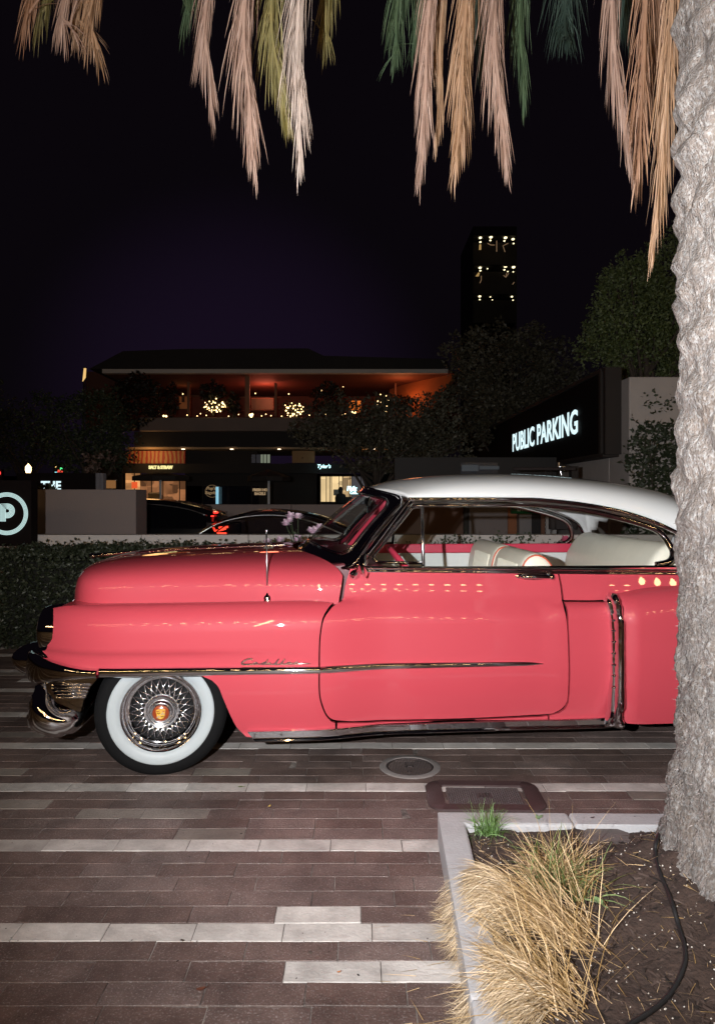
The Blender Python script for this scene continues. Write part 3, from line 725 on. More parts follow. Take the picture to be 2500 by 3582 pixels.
rv = MB(); rv.box((1.165,-.10,1.385),(1.185,.10,1.435)); rv.tube([(1.17,0,1.43),(1.19,0,1.50)], .008, 8); rv.build('rear_view_mirror', M_chrome, car, bevel=.006)

# --- wheels
def make_wheel():
    wh = bpy.data.objects.new('wheel', None); COL.objects.link(wh); wh.parent = car
    t = MB(); t.lathe([(.205,.070),(.222,.094),(.25,.101),(.285,.100),(.308,.099),(.328,.091),(.341,.078),(.347,.064),(.341,.062),(.341,.057),(.3485,.055),(.351,.024),(.344,.022),(.344,.017),(.352,.015),(.352,-.015),(.344,-.017),(.344,-.022),(.351,-.024),(.3485,-.055),(.341,-.057),(.341,-.062),(.347,-.064),(.330,-.090),(.30,-.100),(.25,-.1),(.205,-.07)], None, 96)
    t.build('tyre', M_rubber, wh, smooth=True, angle=30)
    t = MB(); t.lathe([(.214,.088),(.222,.0965),(.235,.1025),(.252,.1045),(.270,.1040),(.278,.1025),(.279,.099)], None, 96); t.build('whitewall', M_ww, wh, smooth=True)
    t = MB(); t.lathe([(.2135,.085),(.2150,.096),(.211,.101),(.205,.098),(.201,.088),(.198,.080),(.1955,.083),(.1915,.081),(.188,.066),(.186,.050),(.180,.047),(.176,.052),(.170,.050),(.1665,.036)], None, 96); t.build('rim', M_chrome, wh, smooth=True, angle=50)
    t = MB(); t.lathe([(.1662,.034),(.160,.0),(.150,-.035),(.06,-.04)], None, 64); t.build('rim_well', mat('rim_well_dark', (.03,.03,.032), .4), wh, smooth=True)
    sp = MB(); sp.tube([(.09,0,.066),(.1665,.060,.036)], .0029, 6); so = sp.build('spoke', M_silver, wh, smooth=True)
    sp = MB(); sp.tube([(.09,0,.058),(.1665,-.060,.042)], .0029, 6); so2 = sp.build('spoke', M_silver, wh, smooth=True)
    for k in range(1, 24):
        for s_, off in ((so, 0), (so2, 7.5)):
            c = s_.copy(); COL.objects.link(c); c.parent = wh; c.rotation_euler = (0,0,2*PI*k/24 + math.radians(off))
    t = MB(); t.lathe([(.098,-.03),(.097,.045),(.095,.062),(.090,.072),(.086,.068),(.081,.070),(.074,.086),(.069,.091),(.066,.088),(.062,.089),(.057,.101),(.053,.104),(.051,.101),(.049,.1015),(.046,.108),(.043,.110),(.041,.1075)], None, 56)
    hc = t.build('hub_cap', M_silver, wh, smooth=True, angle=60)
    t = MB(); t.lathe([(.0415,.107),(.034,.112),(.020,.1145),(0,.1155)], None, 32); em = t.build('emblem', mat('amber_enamel', (.28,.045,.010), .3, coat=.8), wh, smooth=True)
    return wh
def emblem_marks(wh):
    gold = MB(); dk = MB(); sv = MB()
    sh = [(-.021,.010),(-.016,.007),(-.008,.009),(0,.011),(.008,.009),(.016,.007),(.021,.010),(.018,.0),(.017,-.012),(.011,-.021),(0,-.025),(-.011,-.021),(-.017,-.012),(-.018,0)]
    gold.prism(sh, lambda p, q, h: (p, q, h), .112, .118)
    for k in range(7):
        a = -.018+.006*k; gold.prism([(a-.0024,.012),(a+.0024,.012),(a+.0028,.0195-.0004*abs(k-3)**2),(a,.0215-.0004*abs(k-3)**2),(a-.0028,.0195-.0004*abs(k-3)**2)], lambda p, q, h: (p, q, h), .110, .1175)
    for (x0, y0, x1, y1) in ((.001,-.006,.016,.006),(-.016,-.019,-.001,-.008)):
        for i in range(3):
            for j in range(2):
                if (i+j) % 2 == 0: sv.box((x0+(x1-x0)*i/3, y0+(y1-y0)*j/2, .1182), (x0+(x1-x0)*(i+1)/3, y0+(y1-y0)*(j+1)/2, .119))
    for (x0, y0, x1, y1) in ((-.016,.0005,-.001,.0028),(.001,-.0145,.015,-.0122)): dk.box((x0,y0,.1182),(x1,y1,.119))
    for (px_, py_) in ((-.012,.005),(-.005,.005),(-.0085,-.003),(.004,-.0105),(.0105,-.0105),(.007,-.018)): dk.box((px_-.0012,py_-.001,.1182),(px_+.0012,py_+.001,.119))
    gold.build('crest', M_enamel_y, wh); dk.build('crest_mark', M_black, wh); sv.build('crest_mark', M_brush, wh)
whl = make_wheel(); emblem_marks(whl)
for c_ in whl.children:
    if c_.name.startswith('crest'): c_.scale = (1.18,1.18,1.0)
Mw = lambda x, y, rz: Matrix.Translation((x, y, .340)) @ Matrix.Rotation(rz, 4, 'Z') @ Matrix.Rotation(PI/2, 4, 'X')
whl.matrix_local = Mw(0, -.765, math.radians(7))
for x, y, rz in ((3.20,-.765,0),(0,.765,PI+math.radians(5)),(3.20,.765,PI)):
    w2 = copy_part(whl, car); w2.matrix_local = Mw(x, y, rz)

# ================================================================== GROUND
g = MB(); g.add([(-150,-60,-.22),(150,-60,-.22),(150,400,-.22),(-150,400,-.22)], [(0,1,2,3)])
tag(g.build('ground', mat('asphalt', (.035,.032,.033), .85, var=(2,(.05,.045,.045),.3), bump=(30,.4), coords='World')), kind='structure')
g = MB(); g.box((-9,-6,-.21),(9,8.0,-.0035)); pave = tag(g.build('pavement', M_joint), kind='structure')
PITCH, PLEN, Y0 = .101, .305, 3.648
planterP = [(.348,3.09),(.306,1.85),(.25,.4),(3.2,.4),(3.2,3.05)]
def pav_mesh(L, seed):
    r = random.Random(seed); hx, hy, b = L/2 - .0014, PITCH/2 - .0013, .0016; j = lambda: r.uniform(-.0012, .0012)
    top = [(-hx+b+j(),-hy+b+j(),0),(hx-b+j(),-hy+b+j(),0),(hx-b+j(),hy-b+j(),0),(-hx+b+j(),hy-b+j(),0)]
    mid = [(-hx,-hy,-b),(hx,-hy,-b),(hx,hy,-b),(-hx,hy,-b)]; bot = [(x, y, -.02) for x, y, _ in mid]
    m = MB(); m.add(top + mid + bot, [(0,1,2,3)] + [(4+i,4+(i+1)%4,(i+1)%4,i) for i in range(4)] + [(8+i,8+(i+1)%4,4+(i+1)%4,4+i) for i in range(4)]); return m
protos = {}
for kind in range(3):
    for v in range(5):
        me = bpy.data.meshes.new('paver'); m = pav_mesh(PLEN, v); me.from_pydata(m.v, [], m.f); me.materials.append(ST_ONE[kind]); protos[kind, v] = me
rp = random.Random(11); pav = []
offs = {0:.30, -6:.0, -12:.0}
whites = {(-11): [(1085,1390,3200)], (-14): [(880,1590,3400)]}
def seen(x, y): # inside the photograph's frame and not on the planter
    px, py = CX + F*x/y, HY + F*EYE/y
    return -120 < px < 2450 and py < 3700 and not inpoly(x, y, planterP)
for r in range(-40, 43):
    y = Y0 + r*PITCH; o = rp.uniform(0, PLEN)
    xl, xr = -8.9, 8.9
    if y < .3: xl, xr = -3, .3
    k0 = int(math.floor((xl-o)/PLEN))
    for k in range(k0, int((xr-o)/PLEN)):
        x = o + (k+.5)*PLEN
        if y > 3.2 and inpoly(x, y-.05, planterP): continue
        if y <= 3.2 and inpoly(x-.25, y, planterP) and inpoly(x, y+.05, planterP): continue
        kind = 1 if r % 6 == 0 else 0
        q = rp.random()
        if kind == 0 and q < .045 and r > -6: kind = 2
        if r % 6 == 3 and r > 6 and q < .12: kind = 1
        px = CX + F*x/y if y > .3 else 0
        if r == -3 and 180 < px < 690: kind = 2
        if r == -2 and px < 150: kind = 2
        if r == -11 and 1085 < px < 1400: kind = 1
        if r == -14 and 880 < px < 1590: kind = 1
        if kind == 1 and r in (-7,): kind = 1
        pav.append((x, y, kind, y if y > .3 and seen(x, y) else 99+abs(y)))
pav.sort(key=lambda p: p[3])
field = [MB(), MB(), MB()]
for i, (x, y, kind, key) in enumerate(pav):
    z = rp.uniform(-.0018, .0010); tx, ty, tz = rp.gauss(0,.004), rp.gauss(0,.006), rp.gauss(0,.003)
    if i < 296 and key < 90:
        o = bpy.data.objects.new('paver', protos[kind, rp.randrange(5)]); COL.objects.link(o); o.parent = pave
        o.location = (x, y, z); o.rotation_euler = (tx, ty, tz)
    else:
        M = Matrix.Translation((x, y, z)) @ Matrix.Rotation(tx,4,'X') @ Matrix.Rotation(ty,4,'Y')
        m = pav_mesh(PLEN, rp.randrange(5)); field[kind].add([M @ Vector(v) for v in m.v], m.f)
ff = MB(); mi = []
for k in range(3):
    n = len(ff.f); ff.add(field[k].v, field[k].f); mi += [k] * (len(ff.f) - n)
fo = ff.build('paver_field', None, pave)
for m in ST_FIELD: fo.data.materials.append(m)
fo.data.polygons.foreach_set('material_index', mi); tag(fo, kind='stuff')

# --- round manhole cover
mc = ground(1433, 2683); mh = thing('manhole_cover', 'round iron access cover with concrete collar in the paving beneath the car door', 'manhole cover', (mc.x, mc.y, 0))
q = MB(); q.lathe([(.168,-.02),(.168,.003),(.164,.006),(.132,.006),(.131,-.01)], None, 48); q.build('collar', mat('collar_concrete', (.23,.205,.195), .8, var=(30,(.16,.14,.135),.3), bump=(120,.3)), mh, smooth=True, angle=40)
q = MB(); q.lathe([(.131,-.012),(.131,.002),(.124,.005),(.118,.003),(.117,-.002),(0,-.002)], None, 48); lid = q.build('lid', M_iron, mh, smooth=True, angle=40)
q = MB()
for i in range(-13, 14):
    for j in range(-13, 14):
        x, y = i*.0085, j*.0085
        if x*x+y*y < .112**2 and not (abs(x) < .02 and abs(y) < .012) and not (abs(x+.01) < .016 and abs(y+.075) < .012): q.box((x-.0026,y-.0026,-.002),(x+.0026,y+.0026,.002))
q.box((-.02,-.012,-.002),(-.012,.012,.003)); q.box((.012,-.012,-.002),(.02,.012,.003)); q.box((-.02,.006,-.002),(.02,.012,.003)); q.lathe([(.006,-.002),(.006,.004),(.012,.004),(.012,-.002)], Matrix.Translation((-.01,-.075,0)), 14)
tag(q.build('tread_pattern', M_iron, lid), kind='stuff')
# --- rectangular utility cover with rounded collar
ub = thing('utility_cover', 'dark rectangular utility cover with wide rounded brown collar behind the planter kerb', 'utility cover', (.63, 3.535, 0), math.radians(-1.5))
def rrect(hx, hy, r, n=8):
    return [(sx_*(hx-r)+r*math.cos(a), sy_*(hy-r)+r*math.sin(a)) for sx_, sy_, a0 in ((1,1,0),(-1,1,90),(-1,-1,180),(1,-1,270)) for a in [math.radians(a0+90*k/n) for k in range(n+1)]]
q = MB(); oo, ii = rrect(.285,.175,.085), rrect(.205,.112,.012); n = len(oo)
q.add([(x,y,-.02) for x,y in oo]+[(x,y,.007) for x,y in oo]+[(x*.985,y*.98,.010) for x,y in oo]+[(x,y,.010) for x,y in ii]+[(x,y,-.01) for x,y in ii], [(l*n+i,l*n+(i+1)%n,(l+1)*n+(i+1)%n,(l+1)*n+i) for l in range(4) for i in range(n)])
q.build('collar', M_brownrim, ub, smooth=True, angle=35)
q = MB(); q.box((-.205,-.112,-.02),(.205,.112,-.003)); q.build('rim', M_iron, ub)
q = MB(); q.box((-.182,-.097,-.02),(.182,.097,.004)); lid = q.build('lid', M_ironw, ub, bevel=.003)
q = MB()
for i in range(-16, 17):
    for j in range(-8, 9):
        x, y = i*.0108, j*.0108
        if abs(x) < .034 and abs(y) < .03: continue
        a = .0038 if (i+j) % 2 else .0018; b = .0018 if (i+j) % 2 else .0038; q.box((x-a,y-b,.003),(x+a,y+b,.0062))
tag(q.build('tread_pattern', M_ironw, lid), kind='stuff')
q = MB()
for x0 in (-.026,-.010,.006,.020): q.box((x0,-.022,.003),(x0+.006,.022,.007))
q.box((-.026,-.022,.003),(-.004,-.016,.007)); q.box((.006,.014,.003),(.026,.022,.007)); q.lathe([(.007,.003),(.007,.006),(.012,.006),(.012,.003)], Matrix.Translation((-.165,0,0)), 12)
q.build('raised_mark', M_iron, lid)

gt = MB(); r_ = random.Random(8)
for i in range(900):
    y = r_.uniform(1.9, 5.2); x = r_.uniform(-.52*y, min(.5*y, 2.2))
    if inpoly(x, y, planterP): continue
    l = r_.uniform(.001,.0035)*(1 if r_.random() < .93 else 2.5); a = r_.uniform(0, PI); M = Matrix.Translation((x,y,.0005)) @ Matrix.Rotation(a,4,'Z')
    gt.add([M @ Vector(p) for p in ((-l,-l*.5,0),(l*.9,-l*.6,0),(l,l*.4,0),(-l*.7,l*.6,0),(0,0,l*.5))], [(0,1,4),(1,2,4),(2,3,4),(3,0,4)])
tag(gt.build('pavement_grit', by_object(mat('grit', (.06,.042,.034), .9), .8, .3, True)), kind='stuff')

# ================================================================== PLANTER
TC = Vector((1.600, 2.50, 0))       # palm trunk axis
kb = thing('planter_kerb', 'pale concrete kerb edging the planting bed at the foot of the palm', 'kerb', (.348, 3.09, 0))
def kerb_piece(pts, name='kerb_stone'):
    k = MB(); k.prism(pts, lambda p, q, h: (p-.348, q-3.09, h), -.03, .12); return k.build(name, M_conc, kb, bevel=.012)
lx = lambda y: .348 + (y-3.09)*(.042/1.24)
kerb_piece([(lx(3.09),3.09),(.91,3.081),(.91,2.975),(lx(3.09)+.107,2.98),(lx(1.95)+.105,1.95),(lx(1.95),1.95)])
kerb_piece([(.9125,3.081),(1.75,3.068),(1.75,2.962),(.9125,2.975)])
kerb_piece([(1.7525,3.068),(3.2,3.045),(3.2,2.939),(1.7525,2.962)])
kerb_piece([(lx(1.947),1.947),(lx(1.947)+.105,1.947),(lx(.6)+.105,.6),(lx(.6),.6)])
def soil_z(x, y):
    d = math.hypot(x-TC.x, y-TC.y); z = .090 + .014*noise.noise((x*5,y*5,3)) + .010*noise.noise((x*16,y*16,9)) + .006*noise.noise((x*45,y*45,1))
    return z + .16*math.exp(-((d-.42)/.26)**2 if d > .42 else 0) * (.8+.4*noise.noise((x*9,y*9,4))) * cl((2.97-y)/.30)
def soil_hit(a, b):
    "where the ray through a photo pixel meets the soil"
    d = at(a, b, 1.) - Vector((0,0,EYE)); y = 1.2
    while y < 3.0:
        p = Vector((0,0,EYE)) + d*y
        if p.z < soil_z(p.x, p.y) + .012: return p
        y += .004
    return Vector((0,0,EYE)) + d*3.0
so = MB(); nx, ny = 190, 150
so.grid([[(.36+2.7*i/nx, .5+2.55*j/ny, soil_z(.36+2.7*i/nx, .5+2.55*j/ny)) for i in range(nx+1)] for j in range(ny+1)])
tag(so.build('planter_soil', M_soil, smooth=True), kind='structure')
rg = random.Random(5)
def in_bed(x, y): return x > lx(y)+.11 and y < 2.96
ch = MB()
for i in range(2600):
    x, y = .4 + 1.3*rg.random(), 1.6+1.36*rg.random()
    if not in_bed(x, y) or math.hypot(x-TC.x, y-TC.y) < .5: continue
    s_ = rg.uniform(.003,.010); a = rg.uniform(0,PI); z = soil_z(x,y)+.001
    M = Matrix.Translation((x,y,z+s_*.25)) @ Matrix.Rotation(a,4,'Z') @ Matrix.Rotation(rg.uniform(-.6,.6),4,'X')
    l = s_*rg.uniform(1,3.2); ch.add([M @ Vector(p) for p in ((-l,-s_*.5,0),(l,-s_*.4,0),(l*.8,s_*.5,0),(-l*.9,s_*.4,0),(0,0,s_*.5))], [(0,1,4),(1,2,4),(2,3,4),(3,0,4)])
tag(ch.build('bark_mulch', by_object(mat('bark_chip', (.044,.026,.020), .9), .85, .2, True)), kind='stuff')
pe = MB()
for i in range(620):
    x, y = .45 + 1.2*rg.random(), 1.7+1.25*rg.random()
    if not in_bed(x, y): continue
    s_ = rg.uniform(.0015,.0036); z = soil_z(x,y)+s_*.6
    pe.add([(x+s_,y,z),(x,y+s_,z),(x-s_,y,z),(x,y-s_,z),(x,y,z+s_),(x,y,z-s_)], [(0,1,4),(1,2,4),(2,3,4),(3,0,4),(1,0,5),(2,1,5),(3,2,5),(0,3,5)])
tag(pe.build('perlite_grit', mat('perlite', (.55,.50,.45), .8)), kind='stuff')

# --- grasses
def blade(mb, p, d, L, wd, droop, seg=4, r=rg, zmin=-.074):
    p = Vector(p); d = Vector(d).normalized(); side = d.cross(Vector((0,0,1)));
    side = (side.normalized() if side.length > .05 else Vector((1,0,0))); side = (side + Vector((rg.gauss(0,.4),rg.gauss(0,.4),rg.gauss(0,.5)))).normalized()
    V = []; 
    for k in range(seg+1):
        t = k/seg; w_ = wd*(1-.85*t**1.6)
        V += [p - side*w_, p + side*w_]
        p = p + d*(L/seg); d = (d + Vector((rg.gauss(0,.05),rg.gauss(0,.05),-droop/seg+rg.gauss(0,.03)))).normalized()
        if p.z < zmin: p.z = zmin + rg.random()*.01
    mb.add(V, [(2*k,2*k+1,2*k+3,2*k+2) for k in range(seg)])
def straw(name, c1, c2, r=.6): return by_object(mat(name, c1, r, var=(25,c2,.25), coords='World'), .5, .2, True)
M_pale = straw('pale_straw', (.58,.45,.30), (.46,.33,.19)); M_tan = straw('tan_straw', (.42,.27,.12), (.52,.36,.19)); M_green = straw('green_blade', (.10,.16,.045), (.16,.20,.06), .45)
def thatch(label, cx_, cy_, rx_, ry_, hgt, n, L0, L1):
    t = thing('dry_grass_clump', label, 'grass clump', (cx_, cy_, .08), 0, 'dry ornamental grasses in the planter')
    o = Vector(t.location); mb = MB(); z0 = .122
    for i in range(n):
        a = rg.uniform(0,2*PI); q = rg.random()**.5; u, v = q*math.cos(a), q*math.sin(a); e = q*q
        top = z0 + hgt*math.sqrt(max(0,1-e)) if u > -.25 else z0*cl((u+1.05)/.8)+hgt*math.sqrt(max(0,1-e))
        p = Vector((cx_+rx_*u, cy_+ry_*v, max(.02, top*rg.uniform(.72,1.0))))
        curl = .25*math.sin(v*4+u*3+cy_*9)
        d = Vector((-1, .55*v-.12+curl+rg.gauss(0,.45), -.15-.75*u*0+(.35 if u>.3 else 0)-.9*cl(-u)+rg.gauss(0,.10)))
        blade(mb, p-o, d, rg.uniform(L0,L1), rg.uniform(.0006,.0014), rg.uniform(.2,.9), 4)
    mb.build('dry_blades', M_pale, t, recalc=False); return t
th1 = thatch('pale combed dry grass clump spilling over the left kerb, nearer the car', .450,2.43,.120,.18,.050, 2300,.07,.17)
th2 = thatch('pale dry grass clump hanging over the kerb at the bottom edge of the photo', .430,2.00,.110,.155,.045, 1800,.07,.16)
def stems(name, label, c, n, dirs, L0, L1, spread, m, w0=.0012, w1=.002, droop=(.1,.7), part='stem'):
    t = thing(name, label, 'grass clump', c, 0, 'dry ornamental grasses in the planter'); mb = MB()
    for i in range(n):
        d = Vector(dirs) + Vector((rg.gauss(0,spread),rg.gauss(0,spread),rg.gauss(0,spread*.6))); d.z = max(.04, d.z)
        blade(mb, (rg.gauss(0,.045),rg.gauss(0,.045),rg.uniform(0,.02)), d, rg.uniform(L0,L1), rg.uniform(w0,w1), rg.uniform(*droop), 4)
    mb.build(part, m, t, recalc=False); return t
st1 = stems('dry_grass_clump', 'long tan dry stems fanning left from the middle of the planter', (.69,2.25,.085), 420, (-.72,.34,.50), .18,.37,.36, M_tan)
st2 = stems('dry_grass_clump', 'tangled tan dry stems fanning left at the front of the planter', (.57,1.985,.085), 300, (-.66,.40,.48), .15,.33,.38, M_tan)
st3 = stems('dry_grass_clump', 'tan dry tussock with green blades standing behind the long dry stems', (.735,2.60,.085), 520, (-.12,-.08,.50), .12,.25,.72, M_tan, droop=(.5,1.5))
mb = MB()
for i in range(230): blade(mb, (rg.gauss(0,.06),rg.gauss(-.04,.04),0), (rg.gauss(0,.5),rg.gauss(-.3,.5),.7), rg.uniform(.10,.22), rg.uniform(.0022,.0040), rg.uniform(.5,1.5), 5)
mb.build('green_blade', M_green, st3, recalc=False)
mb = MB()
for k, (dx, dy) in enumerate(((-.1,.1),(.05,.02),(-.16,0),(.11,-.05),(-.02,.12),(.16,.05),(-.22,.08))): blade(mb, (dx*.3,dy*.3,0), (dx*2.2,dy,.9), rg.uniform(.2,.34), .0013, .25, 6)
mb.build('flower_stalk', M_tan, st3, recalc=False)
tf = thing('grass_tuft', 'small bright green grass tuft at the back left corner of the planter', 'grass clump', (.545,2.955,.085))
mb = MB()
for i in range(260): blade(mb, (rg.gauss(0,.022),rg.gauss(0,.018),0), (rg.gauss(0,.55),rg.gauss(0,.5),.95), rg.uniform(.07,.155), rg.uniform(.0010,.0018), rg.uniform(.5,1.6), 4)
mb.build('blade', straw('lawn_green', (.09,.20,.05), (.15,.24,.07), .5), tf, recalc=False)
sg = ground(1882, 2890, .09); su = thing('seedling', 'small broad leaved green seedling against the back kerb of the planter', 'plant', sg)
mb = MB()
for k in range(9):
    a = k*2.4; l = .022+.008*rg.random(); d = Vector((math.cos(a), math.sin(a), .55+.4*rg.random())).normalized(); s_ = Vector((-math.sin(a), math.cos(a), 0))*l*.35; b = Vector((0,0,.004*k))
    mb.add([b, b+d*l*.5+s_, b+d*l, b+d*l*.5-s_], [(0,1,2,3)])
mb.tube([(0,0,-.02),(0,0,.04)], .002, 6); mb.build('leaf', mat('seedling_green', (.13,.20,.10), .5), su)
lt = MB()
for i in range(560):
    x, y = rg.uniform(.42,1.35), rg.uniform(1.6,2.9)
    if not in_bed(x,y): continue
    a = rg.uniform(0,2*PI); blade(lt, (x,y,soil_z(x,y)+.006), (math.cos(a),math.sin(a),.06), rg.uniform(.02,.09), rg.uniform(.0006,.0013), .05, 2, zmin=.01)
for i in range(26):
    x, y = rg.uniform(.10,.32), rg.uniform(1.9,2.55); a = rg.gauss(PI,.5); blade(lt, (x,y,.010), (math.cos(a),math.sin(a),.05), rg.uniform(.04,.11), .0009, .02, 2, zmin=.004)
tag(lt.build('straw_litter', M_tan, recalc=False), kind='stuff')
def leaf_thing(label, p, L, col, rz, curl=.3):
    t = thing('fallen_leaf', label, 'leaf', p, rz); mb = MB(); n = 6
    rows = []
    for k in range(n+1):
        u = k/n; w_ = L*.26*math.sin(PI*min(1,u*1.0+.02))**.8; z = .004 + curl*L*(u-.5)**2
        rows.append([(L*(u-.5), -w_, z+w_*.35), (L*(u-.5), 0, z), (L*(u-.5), w_, z+w_*.35)])
    mb.grid(rows); mb.tube([(L*.5,0,.006),(L*.75,.004,.005)], .001, 5)
    mb.build('leaf_blade', mat('leaf_%s' % label.split()[0], col, .55, var=(60,tuple(c*.6 for c in col),.3)), t, smooth=True)
leaf_thing('green fallen leaf lying on the pale stripe below the front bumper moulding', ground(842,2756,.002), .030, (.10,.15,.03), .2)
leaf_thing('yellowish crumpled leaf on the brown paving left of the utility cover', ground(942,2825,.002), .026, (.50,.36,.10), 1.2, 1.)
leaf_thing('reddish brown dead leaf near the bottom of the paving', ground(703,3466,.002), .030, (.13,.045,.025), .4, .6)
leaf_thing('orange leaf scrap on the pale pavers near the dry grass', ground(1184,3405,.002), .012, (.6,.20,.03), .4, .6)
leaf_thing('dark curled leaf lying on top of the back kerb', Vector((.998,3.02,.122)), .022, (.05,.04,.045), .4, .8)
leaf_thing('light green broken leaf lying amid the dry stems', Vector((.79,2.33,.16)), .055, (.22,.33,.14), -1.2, .3)
leaf_thing('salmon dead leaf lying at the front of the planter', ground(2005,3435,.09), .036, (.45,.25,.17), .6, .5)
# --- black cable
cp = []
for a, b in [(2330,2880),(2300,2925),(2290,2985),(2305,3050),(2330,3110),(2352,3170),(2372,3240),(2390,3300),(2395,3360),(2370,3430),(2330,3490),(2270,3540),(2190,3590),(2100,3650)]:
    p = ground(a, b, .10); p.z = soil_z(p.x, p.y)+.012; p = at(a, b, p.y) if False else p; cp.append(soil_hit(a, b))
cb = MB(); cb.tube(spl(cp, 6), .0072, 10); tag(cb.build('black_cable', mat('cable_rubber', (.012,.012,.013), .5, bump=(200,.2)), smooth=True), 'thick black cable snaking over the soil from the palm foot', 'cable')
sd = thing('round_stone', 'half buried round grey concrete footing between the back kerb and the palm', 'footing', tuple(ground(2130, 2945, .09)))
q = MB(); q.lathe([(.115,-.08),(.115,.006),(.108,.012),(0,.012)], None, 32); q.build('disc', mat('footing_concrete', (.16,.13,.125), .85, var=(14,(.11,.09,.085),.3), bump=(80,.4)), sd, smooth=True, angle=40)

# ================================================================== PALM
palm = thing('palm_tree', 'rough grey date palm trunk at the right edge with hanging dry fronds', 'palm tree', tuple(TC))
tk = MB(); NT, H0 = 300, 6.4
def hsh(i, j): return (math.sin(i*127.1+j*311.7)*43758.5453) % 1.0
NCOL, RH = 7, .215
def lipfield(a, z, half):
    row = z/RH + (.5 if half else 0) + .10*math.sin(a*2+half) ; k = math.floor(row); f = row-k
    c = (a/(2*PI)*NCOL + (.5 if half else 0) + .16*math.sin(k*2.1)) % NCOL; ci = math.floor(c); u = abs(c-ci-.5)*2
    h1, h2 = hsh(k+(50 if half else 0), ci), hsh(ci, k+(90 if half else 7)); tip = .48+.22*h2
    jut = (f/tip)**1.25 if f < tip else max(0,(1-f)/(1-tip))**.75
    return (.55+.75*h1)*jut*max(0, 1-(u*(1.05))**2.2)
def trunk_r(a, z):
    base = .405 + .09*math.exp(-max(0,z-.05)/.40) + .10*math.exp(-max(0,z-.03)/.10); up = sm((z-1.05)/.40); u, v = math.cos(a)*3, math.sin(a)*3
    w1 = .06*noise.noise((u*1.3, v*1.3, z*2.5)); z2 = z + w1
    l = max(lipfield(a, z2, 0), lipfield(a, z2, 1)*.92)
    d = .047*l*up + .022*l*(1-up)
    d += .008*noise.noise((u*2.5, v*2.5, z*7)) + .004*noise.noise((u*8, v*8, z*16)) + .0055*noise.noise((u*26, v*26, z*22)) + .003*noise.noise((u*60, v*60, z*40))
    d += (1-up)*(.012*noise.noise((u*14,v*14,z*40)) + .020*noise.noise((u*1.6,v*1.6,z*5)))
    return base + d
rows = []; z = -.02
while z < H0:
    rows.append([Vector(((trunk_r(a, z))*math.cos(a), trunk_r(a, z)*math.sin(a), z)) for a in [2*PI*k/NT for k in range(NT)]])
    z += .009 if z < 3.4 else .03
tk.grid(rows, True)
M_trunk = mat('palm_bark', (.34,.295,.27), .9, var=(7,(.25,.195,.16),.22), bump=(160,1.0,10), grain=(75,(.52,.50,.49),.46,.72), stain=(11,.60))
# weathering: older, dirtier bark near the foot, bleached leaf bases above
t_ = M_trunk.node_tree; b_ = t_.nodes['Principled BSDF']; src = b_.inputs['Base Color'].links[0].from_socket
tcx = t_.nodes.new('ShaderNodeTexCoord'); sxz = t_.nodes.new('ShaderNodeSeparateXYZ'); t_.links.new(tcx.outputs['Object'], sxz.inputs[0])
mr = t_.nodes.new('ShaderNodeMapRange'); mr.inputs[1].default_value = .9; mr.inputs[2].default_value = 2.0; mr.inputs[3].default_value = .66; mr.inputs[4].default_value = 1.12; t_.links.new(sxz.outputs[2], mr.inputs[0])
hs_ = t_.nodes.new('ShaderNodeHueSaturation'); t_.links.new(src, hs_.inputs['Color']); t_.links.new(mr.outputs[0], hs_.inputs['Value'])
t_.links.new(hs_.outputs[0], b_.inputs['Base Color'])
# long vertical fibres
mp = t_.nodes.new('ShaderNodeMapping'); mp.inputs['Scale'].default_value = (90,90,14); nf2 = t_.nodes.new('ShaderNodeTexNoise'); nf2.inputs['Scale'].default_value = 1.; nf2.inputs['Detail'].default_value = 6
t_.links.new(tcx.outputs['Object'], mp.inputs[0]); t_.links.new(mp.outputs[0], nf2.inputs['Vector'])
bp2 = t_.nodes.new('ShaderNodeBump'); bp2.inputs['Strength'].default_value = .8; bp2.inputs['Distance'].default_value = .008; t_.links.new(nf2.outputs['Fac'], bp2.inputs['Height'])
t_.links.new(b_.inputs['Normal'].links[0].from_socket, bp2.inputs['Normal']); t_.links.new(bp2.outputs[0], b_.inputs['Normal'])
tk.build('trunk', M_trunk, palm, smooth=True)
# fibre tufts on the lower trunk and along its edge
fb = MB(); rf_ = random.Random(3)
for i in range(9000):
    a = rf_.uniform(PI*.75, PI*1.75); z = rf_.random()**1.3*1.45+.06; r = trunk_r(a, z)
    p = Vector((r*math.cos(a), r*math.sin(a), z)); d = Vector((math.cos(a)*.9+rf_.gauss(0,.35), math.sin(a)*.9+rf_.gauss(0,.35), -.9+rf_.gauss(0,.5))).normalized()
    L = rf_.uniform(.006,.018); s_ = d.cross(Vector((math.cos(a),math.sin(a),0))); s_ = s_.normalized()*rf_.uniform(.0007,.0018) if s_.length > .01 else Vector((0,0,.001))
    fb.add([p-s_, p+s_, p+d*L], [(0,1,2)])
tag(fb.build('bark_fibre', by_object(mat('fibre', (.24,.195,.18), .9), .5, .2, True), palm, recalc=False), kind='stuff')
def frond_mat(name, c1, c2): return by_object(mat(name, c1, .6, var=(9,c2,.3), coords='World'), .42, .15, True)
FM = dict(tan=frond_mat('dry_frond_tan', (.30,.165,.09), (.38,.235,.14)), pink=frond_mat('dry_frond_pink', (.28,.165,.12), (.38,.255,.20)), pale=frond_mat('dry_frond_pale', (.45,.37,.32), (.39,.29,.235)),
          brown=frond_mat('dry_frond_brown', (.29,.145,.085), (.38,.215,.13)), olive=frond_mat('frond_olive', (.29,.225,.08), (.20,.18,.07)), green=frond_mat('frond_green', (.055,.095,.050), (.085,.125,.060)), blue=frond_mat('frond_dark_green', (.035,.060,.048), (.05,.08,.06)))
